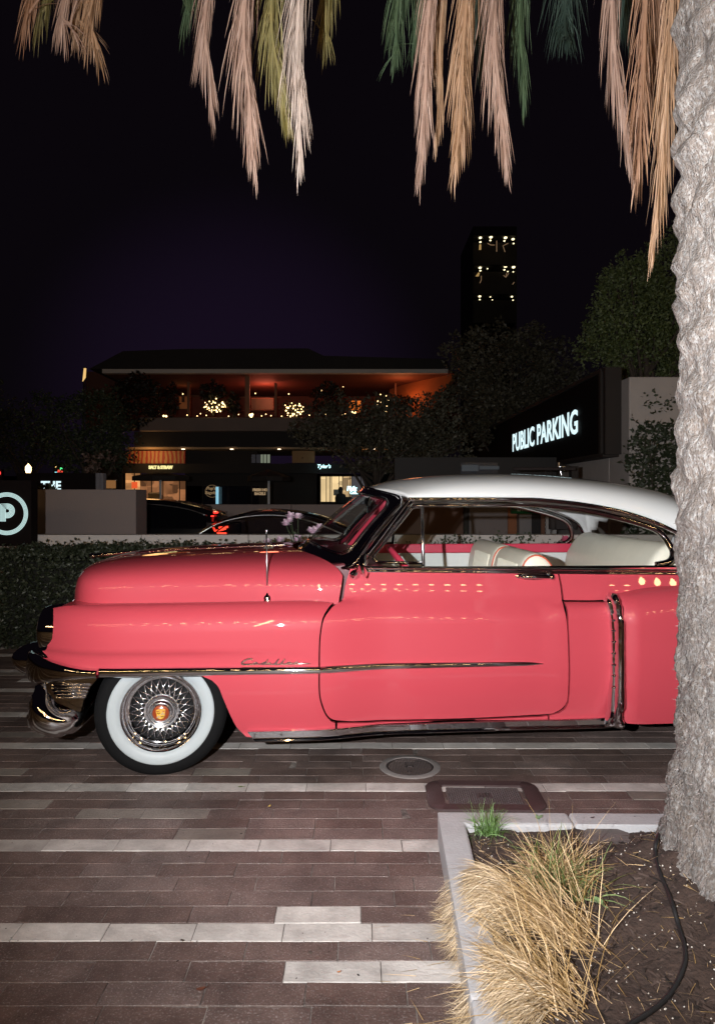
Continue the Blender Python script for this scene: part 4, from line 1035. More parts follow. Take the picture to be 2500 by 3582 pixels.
FL = dict(tan='dry tan frond', pink='dry pinkish frond', pale='bleached dry frond', brown='brown dry frond', olive='yellowing olive frond', green='green frond', blue='dark green frond')
rq = random.Random(21)
def frond(tip, top, hw, Y, kind, dy=.0):
    "hw: half width in photo pixels; the visible end hangs from top (y=0 of the photo) to tip"
    P = at(tip[0], tip[1], Y); Q = at(top[0], -20, Y+dy)
    out = Vector((P.x-TC.x, P.y-TC.y, 0)); 
    far = max(.6, out.length); cz = 5.6
    up = Q + Vector((TC.x-Q.x, TC.y-Q.y, 0))*.10 + Vector((0,0,.75))
    arch = TC + out*.55 + Vector((0,0,cz+.55)); c0 = TC + out.normalized()*.30 + Vector((0,0,cz-.25))
    path = spl([c0, arch, up, Q, Q.lerp(P,.55)+Vector((0,0,0)), P + Vector((0,0,.17))], 14)
    mb = MB(); n = len(path)
    mb.tube(path, [.017*(1-.75*i/(n-1))+.0004 for i in range(n)], 5)
    L = [0.]
    for i in range(1, n): L.append(L[-1] + (path[i]-path[i-1]).length)
    wd = .86*hw*Y/F; total = L[-1]; s_ = total*.25; ang = rq.uniform(-.5,.5)
    sv = Vector((math.cos(ang), math.sin(ang), 0)); twist = rq.uniform(-.35,.35)
    while s_ < total:
        i = max(j for j in range(n) if L[j] <= s_); i = min(i, n-2); f = (s_-L[i])/max(1e-6, L[i+1]-L[i])
        p = path[i].lerp(path[i+1], f); t = (path[i+1]-path[i]).normalized(); rem = total - s_
        vis = p.z < Q.z + .5
        for sgn in (-1, 1):
            ll = min(.46, .17+rem*.42)*rq.uniform(.62,1.08); spread = wd/.40*(.25+1.75*rq.random()**1.3)*(.55+.45*cl(rem/.3))
            ss_ = (sv*math.cos(twist) + t.cross(sv)*math.sin(twist)*.6); d = (t + ss_*sgn*spread + Vector((rq.gauss(0,.02),rq.gauss(0,.05),-.25 if not vis else 0))).normalized()
            w_ = rq.uniform(.0014,.0030); face = (sv*.8 + Vector((rq.gauss(0,.3),rq.gauss(0,.5),0))).normalized(); face = (face - d*face.dot(d)).normalized()
            a = p; b = p + d*ll*.45; d2 = (d + Vector((0,0,-.35)) - ss_*sgn*spread*.35).normalized(); c = b + d2*ll*.35; e_ = c + (d2+Vector((rq.gauss(0,.04),rq.gauss(0,.04),-.2))).normalized()*ll*.25
            mb.add([a-face*w_*.6, a+face*w_*.6, b-face*w_, b+face*w_, c-face*w_*.75, c+face*w_*.75, e_], [(0,1,3,2),(2,3,5,4),(4,5,6)])
        s_ += .0120 if vis else .05
    o = mb.build('frond', FM[kind], palm, recalc=False); o.matrix_parent_inverse = Matrix.Identity(4); o['label'] = FL[kind]
    o.location = -Vector(palm.location); return o
for a in [((345,292),(330,0),50,3.4,'tan'),((305,180),(285,0),30,3.5,'tan'),((255,170),(232,0),28,3.4,'pink'),((112,66),(112,0),34,3.6,'brown'),((165,50),(160,0),36,3.7,'olive'),
          ((650,92),(668,0),34,3.9,'green'),((742,505),(728,0),27,3.3,'pink'),((885,700),(862,0),46,3.0,'pink',.1),((1000,535),(955,0),52,3.25,'olive',.1),((1048,675),(1050,0),50,2.95,'pale'),
          ((1138,255),(1150,0),48,3.7,'olive'),((1378,300),(1395,0),55,3.8,'green'),((1440,260),(1470,0),36,4.0,'green'),((1468,712),(1505,0),36,3.15,'pink'),((1528,580),(1550,0),20,3.3,'tan'),((1592,705),(1632,0),50,3.05,'tan',.1),
          ((1680,330),(1690,0),40,4.0,'blue'),((1767,690),(1728,0),42,3.1,'pink',.1),((1830,440),(1822,0),54,3.7,'green'),((1975,245),(1978,0),88,3.8,'blue',.2),((2190,180),(2185,0),40,4.0,'blue'),
          ((2200,685),(2140,0),30,3.05,'pink'),((2226,772),(2258,0),58,2.95,'brown',.1),((2320,640),(2300,0),48,3.3,'brown'),((2285,985),(2352,0),40,2.75,'tan')]: frond(*a)

# ================================================================== BEHIND THE CAR
rl = random.Random(99)
def leafmesh(mb, p, L, r=rl, up=.3, flat=.5):
    d = Vector((r.gauss(0,1), r.gauss(0,1), r.gauss(up,.8))).normalized(); s_ = d.orthogonal().normalized(); s_ = Matrix.Rotation(r.uniform(0,2*PI),3,d) @ s_
    n = d.cross(s_); p = Vector(p)
    mb.add([p, p + d*L*.45 + s_*L*.30 + n*L*.08, p + d*L, p + d*L*.45 - s_*L*.30 + n*L*.08], [(0,1,2),(0,2,3)])
def leafmat(name, c, c2=None, rough=.5): return by_object(mat(name, c, rough, var=(1.2, c2 or tuple(k*.55 for k in c), .25), coords='World'), .4, .2, True)
ML_hedge = leafmat('hedge_leaf', (.036,.045,.023)); ML_vine = leafmat('vine_leaf', (.055,.080,.035)); ML_dark = leafmat('dark_tree_leaf', (.125,.110,.070)); ML_big = leafmat('laurel_leaf', (.155,.195,.070))
ML_ivy = leafmat('ivy_leaf', (.060,.078,.040)); M_stem = mat('stem_brown', (.06,.045,.03), .8); M_bark = mat('tree_bark', (.10,.075,.06), .9, var=(8,(.06,.045,.035),.3), bump=(30,.6))
# --- hedge, low white wall, vines
hd = thing('hedge', 'dark clipped hedge running behind the front half of the car along the low white wall', 'hedge', (-2.0,7.35,-.2))
o = Vector(hd.location); mb = MB()
def hedge_pt():
    x = rl.uniform(-3.62,-.2); f = rl.random()
    if f < .50: return Vector((x, 6.90+abs(rl.gauss(0,.09)), rl.uniform(-.15,.92)))
    if f < .85: return Vector((x, rl.uniform(6.95,7.85), .90+abs(rl.gauss(0,.035))+.03*noise.noise((x*3,1,1))))
    return Vector((-3.62+abs(rl.gauss(0,.07))+.05*noise.noise((1,x*9,1)), rl.uniform(6.95,7.8), rl.uniform(-.15,.92)))
for i in range(24000): leafmesh(mb, hedge_pt()-o, rl.uniform(.028,.055))
for i in range(60):     # shoots standing above the clipped top
    p = Vector((rl.uniform(-3.2,-.2), rl.uniform(7.3,7.9), .90)); 
    for k in range(7): leafmesh(mb, p - o + Vector((rl.gauss(0,.03),rl.gauss(0,.03),k*.018)), rl.uniform(.03,.05))
mb.build('foliage', ML_hedge, hd, recalc=False)
mb = MB(); mb.box((-1.50,-.28,0),(1.75,.45,1.04)); mb.build('shade_core', mat('hedge_shade', (.010,.010,.007), 1.), hd)  # solid near-black box, painted as the shade between the leaves
lw = thing('low_wall', 'low pale rendered wall behind the hedge and roses', 'wall', (0,8.05,-.2)); 
x = -3.62
for k in range(9):
    mb = MB(); mb.box((x,-.10,0),(x+1.196,.10,1.262)); mb.build('wall_panel', M_wallp, lw, bevel=.008); x += 1.2
vn = thing('climbing_vine', 'thin leafy vine trailing over the low pale wall seen through the car windows', 'vine', (1.5,7.9,.8)); o = Vector(vn.location); mb = MB()
for a, b, n, sp in ((1565,1900,60,40),(1615,1888,40,30),(1660,1905,50,40),(1745,1880,40,22),(1770,1905,45,30),(1830,1880,36,25),(1850,1902,30,20),(1500,1908,50,60),(1940,1905,16,30),(1420,1912,60,60)):
    for i in range(n):
        p = at(a+rl.gauss(0,sp*.6), b+rl.gauss(0,13), 7.88); leafmesh(mb, p-o, rl.uniform(.025,.045))
for i in range(500):
    p = at(rl.uniform(1350,2060), rl.gauss(1945,22), 7.85); leafmesh(mb, p-o, rl.uniform(.03,.05))
mb.build('leaf', ML_vine, vn, recalc=False)
# --- roses
M_petal = by_object(mat('rose_petal', (.80,.52,.70), .55, var=(30,(.86,.74,.80),.3), coords='World'), .15, .3, True); M_peony = mat('peony_petal', (.62,.12,.20), .55)
def flower(mb, c, R, r=rl):
    for k in range(16):
        a = k*2.4; tilt = .35+1.25*(k/16); d = Vector((math.cos(a)*math.sin(tilt), math.sin(a)*math.sin(tilt), math.cos(tilt))); s_ = Vector((-math.sin(a),math.cos(a),0)); n = d.cross(s_)
        L = R*r.uniform(.8,1.1); b = Vector(c)
        mb.add([b, b+d*L*.55+s_*L*.42+n*L*.12, b+d*L+s_*L*.22, b+d*L*1.04, b+d*L-s_*L*.22, b+d*L*.55-s_*L*.42+n*L*.12], [(0,1,2,3),(0,3,4,5)])
rs_ = thing('rose_bush', 'rose bush with pale lilac pink blooms in front of the windshield', 'rose bush', tuple(at(1035,1960,6.7))); o = Vector(rs_.location)
base = at(1050,1990,6.7); heads = [(1017,1811,.040),(1042,1813,.042),(1002,1838,.042),(1013,1826,.034),(1104,1861,.040),(1087,1860,.034),(1116,1848,.034),(1094,1866,.03),(1040,1892,.042),(980,1894,.034),(936,1899,.034),(1068,1905,.03)]
mb = MB(); 
for a, b, R in heads:
    p = at(a, b, 6.7+rl.uniform(-.06,.06)); q = MB(); flower(q, p-o, R*1.5); q.build('bloom', M_petal, rs_, recalc=False)
    m_ = p.lerp(base,.5)+Vector((rl.gauss(0,.02),0,.02)); mb.tube([p-o, m_-o, base-o], .0035, 5)
    for k in range(5): leafmesh(mb, (p.lerp(base, .2+.15*k)-o)+Vector((rl.gauss(0,.02),rl.gauss(0,.02),0)), .04)
for k in range(160): leafmesh(mb, at(rl.uniform(930,1130), rl.gauss(1915,14), 6.8)-o, rl.uniform(.03,.05))
mb.build('stem', ML_vine, rs_, recalc=False)
pn = thing('garden_flower', 'single deep pink flower seen through the far side window opening', 'flower', tuple(at(1975,1905,7.0))); mb = MB(); flower(mb, (0,0,.03), .062); mb.build('bloom', M_peony, pn, recalc=False)
mb = MB(); mb.tube([(0,0,.03),(.01,.02,-.3),(.0,.02,-.9)], .004, 5); mb.build('stem', ML_vine, pn)

# --- signs and walls at the left
def psx(px, Y): return (px-CX)/F*Y
def psz(py, Y): return EYE-(py-HY)/F*Y
def boxpx(mb, x0, y0, x1, y1, Y, depth): mb.box((psx(x0,Y), Y, psz(y1,Y)), (psx(x1,Y), Y+depth, psz(y0,Y))); return mb
ps = thing('parking_sign', 'black square parking sign with glowing ringed letter P at the left edge', 'sign', (-3.95,7.75,.95)); o = Vector(ps.location)
mb = MB(); mb.box((-.62,0,0),(.39,.16,.72)); mb.build('sign_box', M_dark, ps, bevel=.006)
mb = MB(); mb.box((-.75,-.04,-1.15),(.44,.22,-.0)); mb.build('plinth', M_wallc, ps, bevel=.01)
M_neon = glow('neon_white', (.62,.86,.84), .95); c = at(25,1797,7.74)-o
rg_ = MB()
for r in (.192,.204,.216,.228):
    pts = [c + Vector((r*math.cos(a), -.004, r*math.sin(a))) for a in [2*PI*k/64 for k in range(65)]]; rg_.tube(pts, .0042, 6, cap=False)
rg_.build('glowing_ring', M_neon, ps, smooth=True); k_ = 7.74/F
lp = MB()
for i in range(5):
    x0 = 4+4.1*i; R = 24-4.1*i; yt = 1787-R; yb = 1787+R
    pts = [(x0,1824),(x0,yt),(28,yt)] + [(28+R*math.sin(a), 1787-R*math.cos(a)) for a in [PI*k/12 for k in range(1,12)]] + [(28,yb),(22,yb)]
    lp.tube([at(a, b, 7.74)-o+Vector((0,-.004,0)) for a, b in pts], .0046, 6)
lp.build('glowing_letter', M_neon, ps, smooth=True)
ts = thing('monolith_sign', 'far black sign slab with partly hidden glowing word and ribbed end behind the brown wall', 'sign', (psx(240,12),12,0)); o = Vector(ts.location)
mb = MB(); boxpx(mb, 60, 1655, 335, 1860, 12, .2); mb.build('sign_slab', M_dark, ts).location = -o
mb = MB()
for k in range(6): boxpx(mb, 336+4.6*k, 1655, 338.4+4.6*k, 1712, 12, .15)
mb.build('rib', mat('rib_grey', (.25,.24,.27), .5), ts).location = -o
put_text('glowing_word', 'THE', .205, face_cam(at(145,1713,11.99)-o), M_sign, ts, bold=.006, depth=.008, spacing=1.05, sx=.86)
sh = thing('dark_shrub', 'small black shrub in front of the half hidden glowing word', 'shrub', tuple(at(172,1715,11))); o = Vector(sh.location); mb = MB()
for k in range(240): leafmesh(mb, at(rl.gauss(166,12), rl.gauss(1712,7), 11)-o, .06)
mb.build('foliage', ML_ivy, sh, recalc=False)
gw = thing('gate_wall', 'brown grey rendered block wall beside the parking sign', 'wall', (-4.0,10.0,-.2)); mb = MB(); mb.box((-1.2,0,0),(.88,.52,1.79)); mb.build('wall_block', M_wallc, gw, bevel=.01)
pw = thing('planter_wall', 'long low concrete wall with dark joints in front of the shops', 'wall', (-4.5,14,-.2)); x = 0
for k in range(8):
    mb = MB(); mb.box((x,0,0),(x+1.592,.3,1.53)); mb.build('wall_panel', M_wallc, pw, bevel=.008); x += 1.6
# --- two dark parked cars
M_carblk = mat('black_car_paint', (.006,.006,.007), .3, coat=1., coatr=.04); M_cglass = mat('dark_car_glass', (.004,.004,.005), .05, coat=1.); M_tail = glow('tail_light_red', (1.,.03,.02), 3.0); M_amber = glow('marker_amber', (1.,.45,.08), 4.0)
M_carsee = glass_mat('tinted_car_glass', (.55,.55,.60))
def dark_car(label, loc, body, green, trim, L, tails, see=False):
    t = thing('parked_car', label, 'car', loc, 0, 'dark cars parked behind the low wall')
    def hull(prof, w0, taper, name, m, z0):
        prof = smooth_poly(prof, n=4); rows = []; zt = max(p[1] for p in prof)
        for s_, k in ((-1,.90),(-.97,.97),(-.85,.995),(0,1.),(.85,.995),(.97,.97),(1,.90)):
            cxp = sum(p[0] for p in prof)/len(prof)
            rows.append([(cxp+(p[0]-cxp)*k, s_*(w0-taper*cl((p[1]-z0)/(zt-z0))), z0+(p[1]-z0)*(.6+.4*k)) for p in prof])
        mb = MB(); mb.grid(rows, True); n = len(prof); mb.f += [tuple(range(n)), tuple(len(mb.v)-n+i for i in range(n))]
        return mb.build(name, m, t, smooth=True, angle=50)
    hull(body, .92, .05, 'body', M_carblk, .2); hull(green, .86, .24, 'cabin_glass', M_carsee if see else M_cglass, .75)
    rp_ = [p for p in green if p[1] > max(q[1] for q in green)-.20]
    mb = MB(); zt = max(q[1] for q in green)
    mb.grid([[(x, s_*(.60+.03*(1-abs(s_))), z+.012-.03*s_*s_) for x, z in spl([(a,b,0) for a,b in green[2:-2]],4) and [(v.x,v.y) for v in spl([(a,b,0) for a,b in green[2:-2]],4)]] for s_ in (-1,-.6,0,.6,1)])
    mb.build('roof_skin', M_carblk, t, smooth=True)
    for sd in (-1, 1):
        mb = MB(); mb.tube(spl([(x, sd*(.885-.24*cl((z-.75)/(zt-.75))), z) for x, z in trim], 5), .011, 6); mb.build('window_trim', M_brush, t, smooth=True)
        for x in (.85, L-.95):
            mb = MB(); mb.lathe([(0,.10),(.20,.09),(.21,.10),(.30,.09),(.33,.04),(.33,-.08)], Matrix.Translation((x, sd*.82, .33)) @ Matrix.Rotation(PI/2 if sd < 0 else -PI/2,4,'X'), 28); mb.build('wheel', M_rubber, t, smooth=True)
    for (x, y, z, dx, dz, m) in tails:
        mb = MB(); mb.box((x-dx,y-.05,z-dz),(x+dx,y+.05,z+dz)); mb.build('tail_light', m, t, bevel=.008)
    return t
cY = 10.45
dark_car('low black sedan with lit red tail light parked nearest behind the white wall', (-3.85,cY,-.22),
  [(.0,.35),(.02,.70),(.35,.86),(1.2,.98),(1.75,1.02),(3.6,1.07),(4.5,1.02),(4.72,.90),(4.75,.55),(4.7,.3),(2.3,.2),(.1,.25)],
  [(1.25,.95),(1.40,1.04),(1.85,1.34),(2.3,1.49),(2.75,1.515),(3.3,1.43),(3.85,1.22),(4.2,1.05),(4.2,.95)],
  [(1.48,1.06),(1.9,1.32),(2.3,1.43),(2.75,1.45),(3.2,1.37),(3.7,1.17),(3.85,1.08)], 4.75,
  [(4.56,-.62,1.075,.045,.014,M_tail),(4.68,.6,.95,.03,.03,M_tail),(1.62,-.83,1.055,.05,.014,M_amber)], True)
dark_car('black crossover with roof rail and red tail lamps parked beyond the sedan', (-6.9,13.0,-.22),
  [(.0,.4),(.02,.85),(.3,1.0),(1.2,1.12),(1.6,1.15),(4.0,1.2),(4.55,1.15),(4.62,.8),(4.6,.4),(2.3,.25),(.1,.3)],
  [(1.2,1.08),(1.35,1.15),(2.0,1.56),(2.6,1.66),(3.2,1.66),(3.8,1.60),(4.45,1.42),(4.5,1.30),(4.5,1.1)],
  [(1.5,1.2),(2.1,1.52),(2.7,1.585),(3.3,1.575),(3.9,1.50),(4.3,1.38)], 4.6,
  [(4.45,-.72,1.43,.035,.013,M_tail),(4.40,-.76,1.37,.02,.010,M_tail)])
vt = thing('brake_light', 'glowing red angular brake light of a third car seen through the sedan', 'brake light', tuple(at(770,1850,11.9)))
mb = MB(); o = Vector(vt.location)
for pts in ([(744,1840),(752,1856),(760,1860)],[(752,1858),(775,1853),(790,1849)],[(766,1846),(798,1843)],[(760,1866),(792,1866)]): mb.tube([at(a,b,11.9)-o for a, b in pts], .016, 6)
mb.build('lamp_strip', glow('brake_red', (1.,.05,.02), 9.), vt); mb = MB(); mb.box((-.25,.03,-.12),(.35,.5,.12)); mb.build('lamp_housing', M_carblk, vt, bevel=.02)

# ================================================================== THE TWO STOREY BUILDING
BY = 24.0
bd = thing('restaurant_building', 'dim two storey building with lit upper terrace and shops below', 'building', (-3,BY,0)); bo = Vector(bd.location)
def bpart(name, m, rects, bevel=0, parent=bd):
    for (x0, y0, x1, y1, Y, d) in rects:
        mb = MB(); boxpx(mb, x0, y0, x1, y1, Y, d); p = mb.build(name, m, parent, bevel=bevel)
        if parent is bd: p.location = -bo
    return p
M_bdark = mat('dark_cladding', (.030,.024,.022), .8, var=(1,(.02,.016,.015),.3)); M_btrim = mat('pale_eave', (.62,.55,.50), .7); M_bwood = mat('terrace_wood', (.22,.10,.05), .6); M_bred = mat('terrace_wall', (.20,.07,.045), .8, var=(.8,(.12,.05,.035),.3)); M_band = mat('terrace_band', (.26,.19,.16), .85, var=(1.5,(.20,.15,.13),.3))
mb = MB(); R_ = [(psx(300,BY),psz(1285,BY)),(psx(420,BY),psz(1222,BY)),(psx(640,BY),psz(1214,BY)),(psx(1075,BY),psz(1212,BY)),(psx(1130,BY),psz(1238,BY)),(psx(1560,BY),psz(1250,BY)),(psx(1585,BY),psz(1290,BY))]
mb.prism(R_, lambda p, q, h: (p, h, q), BY+.3, BY+13); mb.build('roof', M_bdark, bd).location = -bo
bpart('eave_trim', M_btrim, [(358,1291,1566,1305,BY-.35,.25)])
bpart('soffit', M_bred, [(362,1296,1580,1306,BY-.1,5.5)])
bpart('terrace_band', M_band, [(488,1460,1560,1508,BY-.5,.3)], .03)
bpart('terrace_floor', M_bdark, [(480,1480,1600,1500,BY-.15,6)])
bpart('lower_fascia', M_bdark, [(470,1509,1600,1562,BY-.3,.4)])
bpart('back_wall', M_bred, [(300,1300,1600,1505,BY+5.5,.3)])
bpart('shop_wall', M_bdark, [(300,1575,428,1800,BY+.3,.3),(648,1575,900,1700,BY+1.0,.3),(1000,1620,1108,1800,BY+.6,.3),(1270,1620,1620,1800,BY+.4,.3),(900,1625,1010,1800,BY+1.,.3)])
bpart('shop_ceiling', mat('shop_ceiling', (.45,.30,.18), .8), [(440,1564,1600,1571,BY,4)])
bpart('sign_fascia', M_bdark, [(430,1622,1600,1655,BY+.15,.3)])
# sloping end wall of the terrace, washed orange by its lamp
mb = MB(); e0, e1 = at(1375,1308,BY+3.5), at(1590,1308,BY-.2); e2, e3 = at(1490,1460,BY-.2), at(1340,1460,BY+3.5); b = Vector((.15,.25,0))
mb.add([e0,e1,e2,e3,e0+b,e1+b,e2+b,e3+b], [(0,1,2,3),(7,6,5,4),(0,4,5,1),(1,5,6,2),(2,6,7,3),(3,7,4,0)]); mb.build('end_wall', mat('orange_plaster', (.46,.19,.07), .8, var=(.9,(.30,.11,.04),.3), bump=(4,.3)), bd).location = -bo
for (x0,x1,y0,y1,Y) in ((655,664,1335,1456,BY+1.2),(857,873,1305,1458,BY+.4),(960,968,1340,1456,BY+1.5),(1380,1386,1320,1400,BY+2)): bpart('terrace_post', M_bwood, [(x0,y0,x1,y1,Y,.14)])
bpart('terrace_rail', M_bwood, [(615,1383,720,1386,BY+2,.05),(810,1388,985,1391,BY+2,.05),(580,1430,660,1433,BY+2,.05),(845,1434,970,1437,BY+2,.05),(570,1330,980,1338,BY+2.2,.1)])
M_warm = glow_var('warm_window', (1.,.28,.07), .10, 1.6)
for r in ((628,1388,656,1430),(880,1394,955,1432)):
    wf = bpart('terrace_window', M_bwood, [(r[0]-2,r[1]-2,r[2]+2,r[3]+2,BY+3,.04)]); wp = MB(); boxpx(wp, *r, BY+2.98, .02); wp.build('pane', M_warm, wf)
wf = bpart('skylight_window', M_bdark, [(790,1305,900,1367,BY+4,.05)]); wp = MB(); boxpx(wp, 796, 1308, 855, 1328, BY+3.97, .02); boxpx(wp, 790, 1342, 890, 1364, BY+3.97, .02); wp.build('pane', glow_var('grey_window', (.75,.55,.50), .2, 1.5), wf)
wf = bpart('picture_window', M_bwood, [(1219,1400,1264,1446,BY+3,.05)]); wp = MB(); boxpx(wp, 1221, 1402, 1262, 1444, BY+2.97, .02); wp.build('pane', mat('orange_pane', (.02,.01,.01), .5, emit=(1.,.22,.03), estr=.75), wf)
wp = MB()
for k in range(46): leafmesh(wp, at(rl.uniform(1221,1262), rl.uniform(1403,1430), BY+2.9), .10)
wp.build('leaf_screen', M_bdark, wf, recalc=False)
# lamps of the terrace and shop ceilings (they are lit in the photograph)
def lamp(name, p, col, e, r=.45):
    l = bpy.data.lights.new(name, 'POINT'); l.energy = e; l.color = col; l.shadow_soft_size = r; ob = bpy.data.objects.new(name, l); COL.objects.link(ob); ob.location = p
lamp('terrace_lamp', at(930,1380,BY+2.2), (1.,.20,.11), 46); lamp('terrace_lamp', at(1400,1372,BY+.9), (1.,.28,.09), 27); lamp('terrace_lamp', at(640,1370,BY+2.6), (1.,.32,.10), 2.5)
lamp('shop_lamp', at(520,1585,BY-.3), (1.,.55,.2), 17); lamp('shop_lamp', at(1300,1590,BY+.2), (1.,.5,.2), 12)
M_spark = glow('candle_glow', (1.,.66,.28), 5.)
def glint(name, label, cat, pts, Y, r, m, group=None):
    a, b = pts[0]; t = thing(name, label, cat, tuple(at(a, b, Y)), 0, group); o = Vector(t.location)
    for a, b in pts:
        mb = MB(); mb.lathe([(0,-r),(r*.7,-r*.7),(r,0),(r*.7,r*.7),(0,r)], Matrix.Translation(at(a, b, Y)-o), 10); mb.build('bulb', m, t, smooth=True)
    mb = MB(); mb.box((-.05,.02,-.30),(.05,.08,-r)); mb.build('holder', M_bdark, t); return t
glint('table_candle', 'small candle glowing at the left end of the terrace edge', 'candle', [(573,1455),(582,1456)], BY-.3, .035, M_spark)
glint('table_candle', 'bright square candle lantern at the foot of the tall terrace post', 'candle', [(875,1452),(882,1450),(879,1456)], BY-.3, .045, M_spark)
glint('table_candle', 'candle glowing left of the orange terrace window', 'candle', [(1198,1447),(1208,1450)], BY-.3, .04, M_spark)
glint('table_candle', 'wide candle glow directly below the orange terrace window', 'candle', [(1224,1441),(1232,1440),(1240,1442)], BY-.3, .05, M_spark)
def lit_shrub(label, cx_, cy_, rx_, ry_, n):
    t = thing('lit_shrub', label, 'shrub', tuple(at(cx_, cy_+ry_, BY-.1))); o = Vector(t.location); mb = MB()
    for k in range(n*12): leafmesh(mb, at(cx_+rl.gauss(0,rx_*.5), cy_+rl.gauss(0,ry_*.5), BY-.1+rl.uniform(-.3,.3))-o, .09)
    mb.build('foliage', ML_dark, t, recalc=False)
    for k in range(n):
        a = rl.uniform(0,2*PI); q = math.sqrt(rl.random()); r = rl.uniform(.018,.034)
        mb = MB(); mb.lathe([(0,-r),(r,0),(0,r)], Matrix.Translation(at(cx_+rx_*q*math.cos(a), cy_+ry_*q*math.sin(a), BY-.45)-o), 8); mb.build('fairy_light', M_spark, t)
lit_shrub('terrace shrub hung with fairy lights left of the tall post', 755, 1418, 42, 24, 34); lit_shrub('round terrace shrub hung with fairy lights right of the tall post', 1026, 1432, 38, 26, 30); lit_shrub('half hidden terrace shrub with few fairy lights by the orange wall', 1340, 1412, 26, 30, 12)
dl = thing('downlight_row', 'three small bright downlights in the shop front ceiling', 'downlights', tuple(at(640,1571,BY-.25))); o = Vector(dl.location)
for a in (640, 810, 976, 1308): mb = MB(); boxpx(mb, a-5, 1569.5, a+5, 1572, BY-.25, .1); mb.build('downlight', glow('downlight_%d' % a, (1.,.75,.5), 3.5), dl).location = -o
for (lab, pts, rr) in (('added scatter of tiny candle glints along the left half of the terrace edge', [(655,1452),(690,1455),(702,1447),(722,1453),(800,1456),(835,1450),(915,1455),(930,1449),(948,1454)], .018),('added scatter of tiny candle glints along the right half of the terrace edge', [(985,1456),(1082,1452),(1105,1456),(1140,1449),(1175,1455),(1275,1450),(1300,1454),(1322,1446),(1385,1440),(1410,1448)], .018),
        ('few added tiny glints inside the upper floor', [(640,1378),(893,1376),(1010,1378),(1125,1366),(1200,1352),(1330,1380)], .022)):
    glint('table_candle' if 'candle' in lab else 'added_glint', lab, 'lights', pts, BY-.3 if 'candle' in lab else BY+2.8, rr, M_spark)  # small glowing points added at made-up spots for more sparkle
M_plant = leafmat('terrace_leaf', (.020,.016,.010))
def plant(label, cx_, cy_, rx_, ry_, Y, n):
    t = thing('terrace_plant', label, 'plant', tuple(at(cx_, 1456, Y))); o = Vector(t.location); mb = MB()
    for k in range(n):
        a = rl.uniform(0,2*PI); q = math.sqrt(rl.random()); leafmesh(mb, at(cx_+rx_*q*math.cos(a), cy_+ry_*q*math.sin(a)+6*math.sin(a*5), Y+rl.uniform(-.25,.25))-o, .13)
    mb.build('foliage', M_plant, t, recalc=False); mb = MB(); mb.tube([(0,0,0), at(cx_, cy_, Y)-o], .05, 6); mb.build('stem', M_stem, t)
plant('dark bushy palm standing over the left fairy light shrub', 745, 1372, 46, 34, BY-.1, 420); plant('black tall plant at the right of the left fairy light shrub', 818, 1420, 22, 40, BY-.15, 260)
plant('black plant mass between the two terrace windows at the left', 600, 1400, 26, 60, BY+.6, 330); plant('wide dark plant between right shrub and orange window', 1150, 1400, 60, 62, BY+.2, 700); plant('dark plant before the orange end wall', 1400, 1420, 60, 34, BY-.1, 420)
plant('big dark tree crown at the left end of the terrace', 480, 1400, 90, 95, BY-.6, 1500)
# shops
M_mural = bpy.data.materials.new('striped_mural'); M_mural.use_nodes = True; t_ = M_mural.node_tree; b_ = t_.nodes['Principled BSDF']; wv = t_.nodes.new('ShaderNodeTexWave'); wv.inputs['Scale'].default_value = 2.2; wv.inputs['Distortion'].default_value = 4
cr_ = t_.nodes.new('ShaderNodeValToRGB'); cr_.color_ramp.elements[0].color = (.55,.30,.12,1); cr_.color_ramp.elements[1].color = (.42,.05,.03,1); cr_.color_ramp.elements[0].position = .4; cr_.color_ramp.elements[1].position = .6
tcx = t_.nodes.new('ShaderNodeTexCoord'); t_.links.new(tcx.outputs['Object'], wv.inputs[0]); t_.links.new(wv.outputs[0], cr_.inputs[0]); t_.links.new(cr_.outputs[0], b_.inputs['Base Color'])
bpart('mural_panel', M_mural, [(440,1577,648,1621,BY+.3,.1)])
bpart('plaster_panel', mat('tan_plaster', (.40,.22,.10), .8), [(1022,1577,1100,1619,BY+.3,.1),(1420,1585,1498,1619,BY+.3,.1)])
def shopwin(r, m, mull, Y=BY+.35, name='shop_window'):
    f_ = bpart(name, M_bdark, [(r[0]-3,r[1]-3,r[2]+3,r[3]+3,Y+.05,.06)]); wp = MB(); boxpx(wp, *r, Y, .03); wp.build('pane', m, f_)
    for a in mull: wp = MB(); boxpx(wp, a-1.2, r[1], a+1.2, r[3], Y-.06, .05); wp.build('mullion', M_bdark, f_)
    return f_
shopwin((440,1655,490,1758), glow_var('shop_warm', (1.,.45,.16), .75, 3.), (470,)); shopwin((492,1664,648,1760), glow_var('shop_amber', (.9,.36,.14), .36, 3.5), (530,570,628))
shopwin((1122,1667,1196,1768), glow_var('shop_cream', (1.,.72,.36), .95, 2.2, .6), (1141,1153,1159,1186)); shopwin((1198,1667,1228,1768), glow_var('shop_cream_dim', (1.,.66,.32), .7, 4., .35), (1224,)); shopwin((1230,1667,1275,1768), glow('shop_grey', (.5,.45,.5), .10), (1262,))
shopwin((912,1590,944,1619), glow('office_lit', (.75,.85,.62), .22), (921,933), BY+.6, 'upper_window'); shopwin((880,1590,910,1619), glow('office_dim', (.35,.33,.4), .04), (895,), BY+.6, 'upper_window')
shopwin((710,1700,906,1765), mat('dark_shop_glass', (.012,.012,.018), .08, coat=1.), (756,880), BY+.6)
ib = MB(); boxpx(ib, 462, 1686, 480, 1710, BY+.28, .1); bpart('red_menu_board', glow('menu_red', (1.,.12,.03), .8), [(461,1686,480,1708,BY+.25,.05)])
bpart('cyan_light_strip', glow('cyan_strip', (.35,.75,.95), .75), [(755,1703,764,1763,BY+.3,.05)])
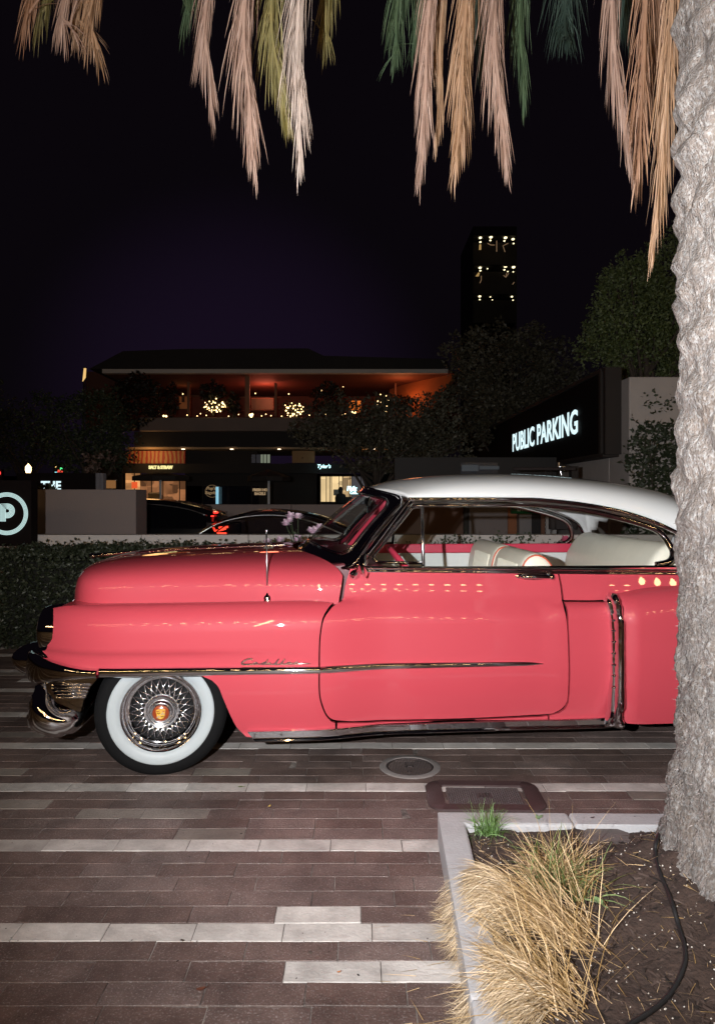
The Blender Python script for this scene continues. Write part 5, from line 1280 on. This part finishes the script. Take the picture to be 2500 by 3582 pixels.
bpart('shop_counter', M_bdark, [(1180,1738,1230,1768,BY+.2,.1),(1122,1755,1200,1768,BY+.2,.1)]); bpart('wall_notice', mat('notice_grey', (.35,.33,.3), .7), [(1166,1712,1188,1733,BY+.3,.03)])
bpart('indoor_sofa', mat('sofa_cream', (.5,.42,.32), .8), [(517,1722,560,1752,BY+.1,.2)], .05)
def shopsign(label, body, size, px, py, Y, m, bold=.0, sx=1., shear=0.):
    t = thing('shop_sign', label, 'sign', tuple(at(px, py, Y))); put_text('lettering', body, size, face_cam(Vector((0,0,0))), m, t, bold=bold, depth=.03, sx=sx, shear=shear); return t
M_yel = glow('sign_yellow', (1.,.86,.36), 1.15); M_cy = glow('sign_cyan', (.55,.95,1.), 2.4); M_gold = glow('sign_gold', (.80,.52,.26), .28); M_gold2 = glow('sign_gold_bright', (.85,.58,.32), .42)  # golds: faint glow put into the lettering instead of light falling on it
shopsign('glowing yellow shop sign over the left shop front', 'SALT & STRAW', .150, 521, 1640, BY-.2, M_yel, .006, .78)
t = shopsign('faintly glowing gold round lettering on the dark shop window', "Pop's", .15, 722, 1713, BY+.5, M_gold, 0, 1., .2); put_text('lettering', 'Bagels', .15, face_cam(Vector((-.05,0,-.15))), M_gold, t, 0., .02, shear=.2)
q = MB(); q.tube([Vector((.20+.23*math.cos(a),-.01,-.05+.21*math.sin(a))) for a in [2*PI*k/40 for k in range(41)]], .006, 5); q.build('ring', M_gold, t)
t = shopsign('gold block lettering in two lines beside the steel umbrella pole', 'FRESH HOT', .13, 884, 1718, BY+.4, M_gold2, .004, .86); put_text('lettering', 'BAGELS', .13, face_cam(Vector((.06,0,-.13))), M_gold2, t, .004, .02, sx=.86)
t = shopsign('glowing white brush script coffee shop sign in the bright window', 'Philz', .20, 1213, 1716, BY-.6, M_cy, .012, .84, .15); put_text('lettering', 'Coffee', .125, face_cam(Vector((.10,0,-.11))), M_cy, t, .006, .03, sx=.84)
shopsign('small glowing pale blue sign half hidden by branches', "Tyler's", .17, 1108, 1637, BY-.2, M_cy, .002, 1.0, .25)
# umbrellas
def parasol(label, px, ytop, ybase, half, Y):
    t = thing('patio_umbrella', label, 'umbrella', (psx(px,Y), Y, 0), 0, 'closed dark umbrellas outside the shops'); zt, zb = psz(ytop,Y), psz(ybase,Y); R = half*Y/F
    mb = MB(); mb.tube([(0,0,0),(0,0,zt-.05)], .035, 10); mb.build('pole', mat('pale_pole_%d' % px, (.85,.87,.9), .4), t, smooth=True)
    mb = MB(); mb.lathe([(0,zt),(R*.5,zt-(zt-zb)*.42),(R,zb),(R,zb-.12),(R*.98,zb)], None, 8); mb.build('canopy', M_bdark, t)
parasol('dark patio umbrella with bright steel pole by the left shop', 562, 1652, 1666, 100, 19.5); parasol('dark patio umbrella with bright steel pole by the gold lettering', 940, 1642, 1668, 75, 19.5)
pf = thing('person', 'dark silhouette of a seated person inside the bright coffee shop', 'person', tuple(at(1191,1760,BY-.1)))
q = MB(); q.lathe([(0,.56),(.06,.53),(.085,.46),(.07,.38),(.05,.35),(.06,.33),(.16,.29),(.19,.18),(.18,0)], Matrix.Diagonal((1,.7,1,1)), 18); q.build('body', mat('dark_coat', (.015,.012,.012), .9), pf, smooth=True)

# ================================================================== TOWER, LAMPS, FAR THINGS
tw = thing('apartment_tower', 'tall dark slender tower with three rows of bright balcony lamps', 'tower', (15.5,80,-.2)); to = Vector(tw.location)
M_tbal = mat('tower_balcony', (.018,.014,.014), .9); M_tshaft = mat('tower_concrete', (.10,.09,.09), .9); M_tl = glow('balcony_lamp', (1.,.86,.50), 2.2); M_tl2 = glow('balcony_room', (1.,.62,.22), .38)
mb = MB(); boxpx(mb, 1654, 792, 1806, 1745, 81.9, 10); mb.build('tower_shaft', M_tshaft, tw).location = -to
for yy in (822, 927, 1030, 1130): mb = MB(); boxpx(mb, 1656, yy-1, 1804, yy+1.5, 79.6, 2.2); mb.build('balcony_slab', M_tbal, tw).location = -to
for (a, b, r) in [(1679,832,5.5),(1716,830,6),(1767,832,6),(1793,837,5.5),(1679,847,4),(1714,841,3.5),(1763,843,3.5),(1795,852,3),(1678,937,5.5),(1767,932,6.5),(1795,935,6),(1704,940,2.5),(1679,947,3.5),(1763,944,3.5),(1794,951,2.5),(1775,950,2.5),(1677,1037,5),(1677,1048,3),(1714,1039,2.4),(1721,1049,2),(1789,1038,4),(1793,1050,2.6)]:
    mb = MB(); mb.lathe([(0,-.02),(r*.9*80/F,-.02),(r*80/F,.02),(0,.04)], Matrix.Translation(at(a,b,80)-to) @ Matrix.Rotation(-.35,4,'X') @ Matrix.Diagonal((1,1,1,1)), 14); mb.build('ceiling_lamp', M_tl, tw, smooth=True)
for (pts, w_) in ([(1675,857),(1681,857),(1681,874),(1674,874)],0),([(1671,955),(1676,956),(1673,967),(1662,967)],0):
    mb = MB(); mb.prism([(psx(a,80.5)-to.x, psz(b,80.5)-to.z) for a, b in pts], lambda p, q, h: (p, h, q), .3, .5); mb.build('lit_room', M_tl2, tw)
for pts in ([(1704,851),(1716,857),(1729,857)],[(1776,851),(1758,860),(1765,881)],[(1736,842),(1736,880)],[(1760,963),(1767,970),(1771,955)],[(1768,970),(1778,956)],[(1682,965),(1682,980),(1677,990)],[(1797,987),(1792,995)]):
    mb = MB(); mb.tube([at(a,b,80.4)-to for a, b in pts], .045, 5); mb.build('glowing_branch', glow('glowing_branch_%d' % pts[0][0], (.9,.55,.3), .22), tw)  # branches glow by themselves; the lamplight on them is put into the material
sl_ = thing('street_lamp', 'old style street lamp with glowing acorn globe', 'street lamp', (psx(100,17.5),17.5,-.2)); zg = psz(1640,17.5)+.2
mb = MB(); mb.lathe([(.05,-.10),(.072,-.03),(.066,.05),(.035,.09),(0,.135)], Matrix.Translation((0,0,zg)), 20); mb.build('globe', glow('lamp_globe', (1.,.70,.34), 5.), sl_, smooth=True)
mb = MB(); mb.tube([(0,0,0),(0,0,zg-.11)], .035, 10); mb.lathe([(.035,-.2),(.07,-.11),(.05,-.10)], Matrix.Translation((0,0,zg)), 16); mb.build('post', M_bdark, sl_, smooth=True)
tf_ = thing('traffic_light', 'red traffic light glowing at the far left edge', 'traffic light', (psx(0,34),34,-.2)); zr = psz(1655,34)+.2
mb = MB(); mb.lathe([(0,0),(.10,0),(.10,.02)], Matrix.Translation((0,-.12,zr)) @ Matrix.Rotation(PI/2,4,'X'), 18); mb.build('lens', glow('traffic_red', (1.,.04,.03), 5.), tf_)
mb = MB(); mb.box((-.15,-.1,zr-.75),(.15,.12,zr+.18)); mb.tube([(0,0,0),(0,0,zr-.7)], .05, 8); mb.build('housing', M_bdark, tf_)
ns = thing('neon_sign', 'small distant neon sign in green and red', 'sign', tuple(at(210,1650,30))); o = Vector(ns.location)
for col, pts in (((.1,1.,.3),[(212,1645),(214,1632),(219,1624),(215,1636),(219,1640)]),((.9,.6,.2),[(196,1644),(195,1634),(200,1630)]),((1.,.08,.05),[(203,1652),(205,1643),(208,1652),(211,1643),(214,1652),(218,1644),(219,1652)]),((.3,.8,.9),[(193,1652),(200,1652)])):
    mb = MB(); mb.tube([at(a,b,30)-o for a, b in pts], .018, 5); mb.build('neon_tube', glow('neon_%d' % int(pts[0][0]), col, 1.6), ns)
mb = MB(); boxpx(mb, 188, 1622, 224, 1656, 30.1, .1); mb.build('backing', M_dark, ns).location = -o
lb = thing('lantern_box', 'small lit lantern box beyond the brown wall', 'lantern', tuple(at(385,1705,18))); o = Vector(lb.location); mb = MB(); boxpx(mb, 372, 1680, 399, 1708, 18, .15); mb.build('lit_panel', glow('lantern_amber', (1.,.45,.15), .22), lb).location = -o
mb = MB(); boxpx(mb, 371, 1677, 400, 1680, 17.9, .25); mb.build('lid', M_brush, lb).location = -o
mb = MB(); boxpx(mb, 380, 1708, 392, 1760, 18, .1); mb.build('stand', M_brush, lb).location = -o
hb_ = thing('hanging_banner', 'thin lit yellow vertical banner high at the left', 'banner', tuple(at(293,1310,26))); o = Vector(hb_.location); mb = MB(); mb.prism([(psx(289,26)-o.x,psz(1334,26)-o.z),(psx(299,26)-o.x,psz(1320,26)-o.z),(psx(301,26)-o.x,psz(1288,26)-o.z),(psx(294,26)-o.x,psz(1288,26)-o.z)], lambda p,q,h:(p,h,q), 0, .05); mb.build('lit_cloth', glow('banner_yellow', (1.,.62,.22), .9), hb_)
mb = MB(); mb.tube([at(296,1284,26.1)-o, at(288,1735,26.1)-o], .04, 6); mb.build('pole', M_bdark, hb_)

# ================================================================== THE PARKING WALL AT THE RIGHT
rw_ = thing('parking_wall', 'tall concrete wall end beside the car park entrance', 'wall', (3.94,10.3,-.2)); ro = Vector(rw_.location)
M_wallr = mat('pale_concrete', (.54,.475,.44), .85, var=(2.5,(.44,.385,.355),.35), bump=(30,.25), grain=(20,(.2,.17,.15),.70,.80))
mb = MB(); mb.box((0,0,0),(4.5,.83,3.43)); mb.build('wall_end', M_wallr, rw_, bevel=.02)
mb = MB(); mb.box((.0,.84,0),(.4,16,2.34)); mb.build('wall_side', M_wallr, rw_)
pk = thing('parking_board', 'long black board with glowing white lettering along the concrete wall', 'sign', (3.72,10.6,2.12)); po_ = Vector(pk.location)
mb = MB(); mb.box((.01,.25,.03),(.2,14,1.26)); mb.build('board', M_dark, pk)
M_frame = mat('bronze_frame', (.022,.015,.012), .7)
mb = MB(); mb.box((-.02,.0,0),(.22,.10,1.30)); mb.build('frame_post', M_frame, pk); mb = MB(); mb.box((-.04,.16,.0),(.22,.25,1.30)); mb.build('frame_post', M_frame, pk)
mb = MB(); mb.box((-.03,.1,-.03),(.22,14,.03)); mb.build('frame_rail', M_frame, pk); mb = MB(); mb.box((-.02,.1,1.26),(.22,14,1.32)); mb.build('frame_rail', M_frame, pk)
# letters one by one, each a part
word = 'PUBLIC PARKING'; cap = .415; size = cap/.729*1.0
me0 = text_mesh(word, size, .012, .003); wd_ = max(v.co.x for v in me0.vertices) - min(v.co.x for v in me0.vertices); kx = (16.97-11.97)/wd_
Rm = Matrix(((0,0,-1,0),(-1,0,0,0),(0,1,0,0),(0,0,0,1)))
bpy.data.meshes.remove(me0)
def adv(s): 
    m_ = text_mesh(s + '|', size, .012, .003); v = max(p.co.x for p in m_.vertices); bpy.data.meshes.remove(m_); return v
a0 = adv('')
for i, ch_ in enumerate(word):
    if ch_ == ' ': continue
    me = text_mesh(ch_, size, .012, .003); x_ = (adv(word[:i]) - a0)*kx
    me.transform(Matrix.Translation((3.70,16.97,2.565)) @ Rm @ Matrix.Translation((x_,0,0)) @ Matrix.Diagonal((kx,1,1,1))); me.transform(Matrix.Translation(-po_))
    me.materials.clear(); me.materials.append(M_sign); ob = bpy.data.objects.new('letter', me); COL.objects.link(ob); ob.parent = pk
ge = thing('garage_entrance', 'dim car park entrance with dark doors and posts behind the car windows', 'garage entrance', (2.6,13,-.2)); go = Vector(ge.location)
def gpart(name, c, rects, rough=.7):
    mb = MB()
    for (x0,y0,x1,y1,Y,d) in rects: boxpx(mb, x0,y0,x1,y1,Y,d)
    mb.build(name, mat(name+'_paint_%d' % int(rects[0][0]), c, rough), ge).location = -go
gpart('brown_door', (.16,.085,.06), [(1380,1700,1622,2000,13,.1)]); gpart('post', (.02,.016,.015), [(1622,1640,1638,2000,12.9,.2)]); gpart('grey_door', (.22,.185,.18), [(1640,1700,1774,2000,13.05,.1)])
gpart('orange_door', (.30,.11,.045), [(1776,1700,1814,2000,13,.1)]); gpart('grey_pillar', (.24,.22,.22), [(1815,1690,1858,2000,12.8,.3)]); gpart('post', (.015,.012,.012), [(1859,1690,1890,2000,12.9,.1)]); gpart('brown_jamb', (.2,.09,.05), [(1891,1690,1905,2000,12.9,.1)]); gpart('pale_wall', (.50,.47,.45), [(1906,1690,1945,2000,12.9,.1)]); gpart('dark_hatch', (.05,.04,.04), [(1920,1796,2015,1852,11.9,.05)]); 
gpart('lintel', (.02,.017,.017), [(1380,1600,1945,1692,12.7,.4)]); gpart('glass_door', (.05,.06,.08), [(1610,1618,1740,1660,12.6,.03)], .15)
wp = MB(); boxpx(wp, 1615, 1626, 1672, 1648, 12.58, .015); boxpx(wp, 1676, 1630, 1745, 1642, 12.58, .015); wp.build('glass_reflection', glow('bluish_reflection', (.45,.55,.65), .05), ge).location = -go  # dim glowing panes painted in as the bluish reflection on the glass
cbar = thing('clearance_bar', 'green clearance bar with white lettering hanging on chains at the car park entrance', 'clearance bar', tuple(at(1858,1785,10))); o = Vector(cbar.location)
mb = MB(); mb.tube([at(1786,1785,10)-o, at(1932,1786,10)-o], .048, 20); mb.build('bar', mat('green_plastic', (.012,.075,.022), .35), cbar, smooth=True, angle=60)
put_text('lettering', 'ENTRANCE', .092, Matrix.Translation(at(1808,1788,9.948)-o) @ Matrix.Rotation(PI/2-.15,4,'X'), mat('bar_white', (.6,.6,.55), .6), cbar, depth=.002, bold=.002, sx=.72)
for a in (1802, 1906, 1925):
    mb = MB(); p0, p1 = at(a,1774,10)-o, at(a,1640,10)-o
    if a > 1900: p1 = at(a,1640,10)-o; p0 = at(a,1870,10)-o
    n = int((p1-p0).length/.03)
    for k in range(n):
        c_ = p0.lerp(p1, (k+.5)/n); u_ = Vector((1,0,0)) if k % 2 else Vector((0,1,0))
        mb.tube([c_ + Vector((0,0,.018*math.sin(t))) + u_*.010*math.cos(t) for t in [2*PI*j/8 for j in range(9)]], .003, 4, cap=False)
    mb.build('chain', M_iron, cbar)
mb = MB(); mb.tube([at(1795,1640,10)-o, at(2010,1640,10)-o], .022, 8); mb.build('hanger', M_iron, cbar)
br = thing('gate_bracket', 'dark steel bracket with hook and ring above the car roof', 'bracket', tuple(at(2005,1660,10.6))); o = Vector(br.location)
mb = MB(); mb.box(tuple(at(1998,1700,10.6)-o), tuple(at(2012,1632,10.75)-o)); mb.tube([at(2005,1638,10.65)-o, at(1955,1626,10.65)-o], .026, 8); mb.build('arm', M_frame, br, bevel=.006)
mb = MB(); mb.tube([at(1952,1618,10.65)-o, at(1952,1634,10.65)-o], .024, 10); mb.build('cap', M_brush, br)
mb = MB(); c_ = at(1970,1639,10.6)-o; mb.tube([c_ + Vector((.03*math.cos(t),0,.03*math.sin(t))) for t in [2*PI*j/16 for j in range(17)]], .009, 6); mb.tube([at(1958,1632,10.6)-o, at(1958,1645,10.6)-o, at(1962,1662,10.6)-o], .007, 5); mb.build('ring', M_brush, br)
# --- foliage at the right
iv = thing('ivy', 'dark bushy ivy growing up the end of the concrete wall', 'ivy', (4.4,10.2,0)); o = Vector(iv.location); mb = MB()
def ivy_out(z): return 3.86 + .10*math.sin(z*5) + .16*cl((1.9-z)/1.)*.3
for k in range(6500):
    z = rl.uniform(.4,2.55); x = rl.uniform(ivy_out(z)+.0, 5.5); top = 2.55 + .12*noise.noise((x*3,1,7)) - .5*cl((4.15-x)/.3)**2
    if z > top: continue
    leafmesh(mb, Vector((x + rl.gauss(0,.03), 10.22-abs(rl.gauss(.08,.07)), z))-o, rl.uniform(.05,.09))
for (a, b, c2, d2) in ((2290,1440,2285,1368),(2270,1440,2252,1375),(2310,1440,2320,1400),(2340,1430,2345,1385),(2240,1500,2205,1455),(2220,1540,2195,1530),(2330,1440,2375,1395),(2260,1430,2300,1390),(2200,1640,2185,1625),(2205,1700,2188,1690),(2205,1580,2190,1560)):
    for k in range(9): leafmesh(mb, at(a+(c2-a)*k/8+rl.gauss(0,5), b+(d2-b)*k/8+rl.gauss(0,4), 10.15)-o, rl.uniform(.045,.075))
mb.build('foliage', ML_ivy, iv, recalc=False)
mb = MB()
for k in range(9): mb.tube([Vector((4.0+.15*k,10.18,-.2))-o, Vector((4.0+.15*k+rl.gauss(0,.1),10.18,1.2))-o, Vector((4.05+.15*k+rl.gauss(0,.1),10.17,2.3))-o], .012, 5)
mb.build('stem', M_stem, iv)
def tree(name, label, base, blobs, n, leaf, m, trunk=.12, group=None, density_noise=1.3, spread=.55):
    "blobs: (x, y, z, rx, ry, rz) of the crown"
    t = thing(name, label, 'tree', base, 0, group); o = Vector(base); mb = MB(); vol = [b[3]*b[4]*b[5] for b in blobs]; tot = sum(vol)
    for b, v in zip(blobs, vol):
        k = 0; N = int(n*v/tot)
        while k < N:
            d = Vector((rl.gauss(0,1), rl.gauss(0,1), rl.gauss(0,1))).normalized()*(rl.random()**.33)
            p = Vector((b[0]+d.x*b[3], b[1]+d.y*b[4], b[2]+d.z*b[5]))
            if noise.noise(p*density_noise) < -.12+.25*(d.length-.6): 
                if rl.random() < .75: k += 1; continue
            leafmesh(mb, p-o, leaf*rl.uniform(.7,1.4)); k += 1
        for q in range(16):     # shoots that break the outline
            d = Vector((rl.gauss(0,1), rl.gauss(-.3,1), rl.gauss(.5,1))).normalized(); p0 = Vector((b[0]+d.x*b[3]*.9, b[1]+d.y*b[4]*.9, b[2]+d.z*b[5]*.9)); e_ = (d+Vector((0,0,.5))).normalized()*rl.uniform(.15,.42)*min(b[3],b[5])
            for j in range(26): leafmesh(mb, p0 + e_*(j/26) + Vector((rl.gauss(0,1),rl.gauss(0,1),rl.gauss(0,1)))*leaf*1.1*(1.2-j/26) - o, leaf*rl.uniform(.7,1.3))
    mb.build('crown', m, t, recalc=False)
    mb = MB(); top = Vector(blobs[0][:3])-o; mb.tube(spl([(0,0,0), top*.45+Vector((.1,0,0)), top*.9], 6), [trunk*(1-.65*i/12) for i in range(13)], 8)
    for b in blobs:
        for j in range(4):
            e_ = Vector(b[:3])-o + Vector((rl.uniform(-.7,.7)*b[3], rl.uniform(-.7,.7)*b[4], rl.uniform(-.1,.8)*b[5])); st = top*rl.uniform(.4,.8)
            mb.tube([st, st.lerp(e_,.5)+Vector((0,0,-.1)), e_], [trunk*.35, trunk*.2, trunk*.06], 5)
    mb.build('trunk', M_bark, t, smooth=True); return t
def bpx(px, py, Y, rx, rz, ry=None): p = at(px, py, Y); return (p.x, p.y, p.z, rx*Y/F, (ry or rx)*Y/F, rz*Y/F)
tree('laurel_tree', 'large dense dark green tree rising above the concrete wall at the right', (5.6,13.5,-.2), [bpx(2250,1120,13.5,200,220),bpx(2390,960,13.5,150,190),bpx(2120,1230,13.5,105,120),bpx(2440,1180,13.5,180,200),bpx(2190,1000,13.5,90,100)], 32000, .062, ML_big, .16, density_noise=2.2)
tree('street_tree', 'tall dim tree left of the laurel behind the black board', (4.6,21,-.2), [bpx(1760,1290,20,170,140),bpx(1640,1250,20,90,110),bpx(1850,1250,20,80,110),bpx(1900,1330,20,130,130),bpx(1650,1450,20,170,130),bpx(1830,1450,20,200,120),bpx(1990,1400,20,120,110)], 15000, .11, ML_dark, .16, 'dim trees between the street and the shops')
tree('street_tree', 'bare spreading tree in front of the coffee shop', (.55,17,-.2), [bpx(1290,1490,17,230,100),bpx(1120,1500,17,120,75),bpx(1460,1490,17,170,110),bpx(1360,1590,17,210,65),bpx(1540,1590,17,120,80)], 9800, .085, ML_dark, .13, 'dim trees between the street and the shops', density_noise=3.)
tree('street_tree', 'black tree between the banner and the left shop', (-6.9,19,-.2), [bpx(330,1500,19,120,140),bpx(420,1590,19,70,70),bpx(260,1600,19,80,60),bpx(180,1480,19,90,100)], 7000, .09, ML_ivy, .12, 'dim trees between the street and the shops')
tree('street_tree', 'black tree mass at the far left edge behind the parking sign', (-11,24,-.2), [bpx(70,1530,24,110,110),bpx(-60,1480,24,120,150),bpx(160,1560,24,80,70)], 5000, .10, ML_ivy, .12, 'dim trees between the street and the shops')
sb = thing('flowering_shrub', 'pale pinkish flowering shrub left of the striped mural', 'shrub', tuple(at(330,1700,17))); o = Vector(sb.location); mb = MB()
for (a, b, s_, n) in ((305,1602,12,30),(325,1625,14,40),(350,1590,14,26),(385,1605,16,30),(310,1640,8,20),(340,1640,10,24)):
    for k in range(n): leafmesh(mb, at(a+rl.gauss(0,s_*.6), b+rl.gauss(0,s_*.7), 17)-o, .09)
mb.build('foliage', leafmat('pale_leaf', (.30,.20,.17)), sb, recalc=False); mb = MB(); mb.tube([at(335,1620,17)-o, at(330,1760,17)-o], .04, 6); mb.build('stem', M_stem, sb)
hl_ = MB(); hl_.grid([[(-260+10*k, 330+0*j, -5+ (16+9*noise.noise((k*.11,2,j)))*j) for k in range(53)] for j in range(2)]); hl_.grid([[(-260+10*k, 330+40*j, (11+9*noise.noise((k*.11,2,1)))-(8*j)) for k in range(53)] for j in range(2)])
tag(hl_.build('hills', mat('hill_dark', (.008,.007,.008), 1.), smooth=True), kind='structure')

# ================================================================== STRING LIGHTS over the street behind the photographer (seen mirrored in the car's paint and chrome)
M_fest = glow('festoon_bulb', (1.,.62,.28), 42.)
def festoon(label, a, b, n, sag, spans=3):
    t = thing('string_lights', label, 'string lights', a, 0, 'festoon lights over the street'); A, B = Vector(a), Vector(b); pts = []
    for k in range(n*2+1):
        u = k/(n*2); v = (u*spans) % 1; p = A.lerp(B, u); p.z -= sag*4*v*(1-v); pts.append(p-A)
    mb = MB(); mb.tube(pts, .008, 5); mb.build('wire', M_black, t)
    q = MB(); q.lathe([(0,-.068),(.033,-.057),(.048,-.024),(.041,.015),(.020,.045),(.012,.06),(0,.06)], None, 10); b0 = None
    for k in range(n):
        if b0 is None: b0 = q.build('bulb', M_fest, t, smooth=True); c = b0
        else: c = b0.copy(); COL.objects.link(c); c.parent = t
        c.location = pts[2*k+1] + Vector((0,0,-.06))
festoon('row of warm bulbs strung along the street behind the camera, nearest row', (-7,-2.6,3.7), (9,-2.4,3.8), 64, .2); festoon('row of warm bulbs strung along the street behind the camera, farther row', (-9,-7.5,4.9), (12,-7.5,4.9), 80, .3)
festoon('row of warm bulbs strung away from the street behind the camera', (-.6,-2.0,4.0), (-1.4,-16,4.3), 56, .2)
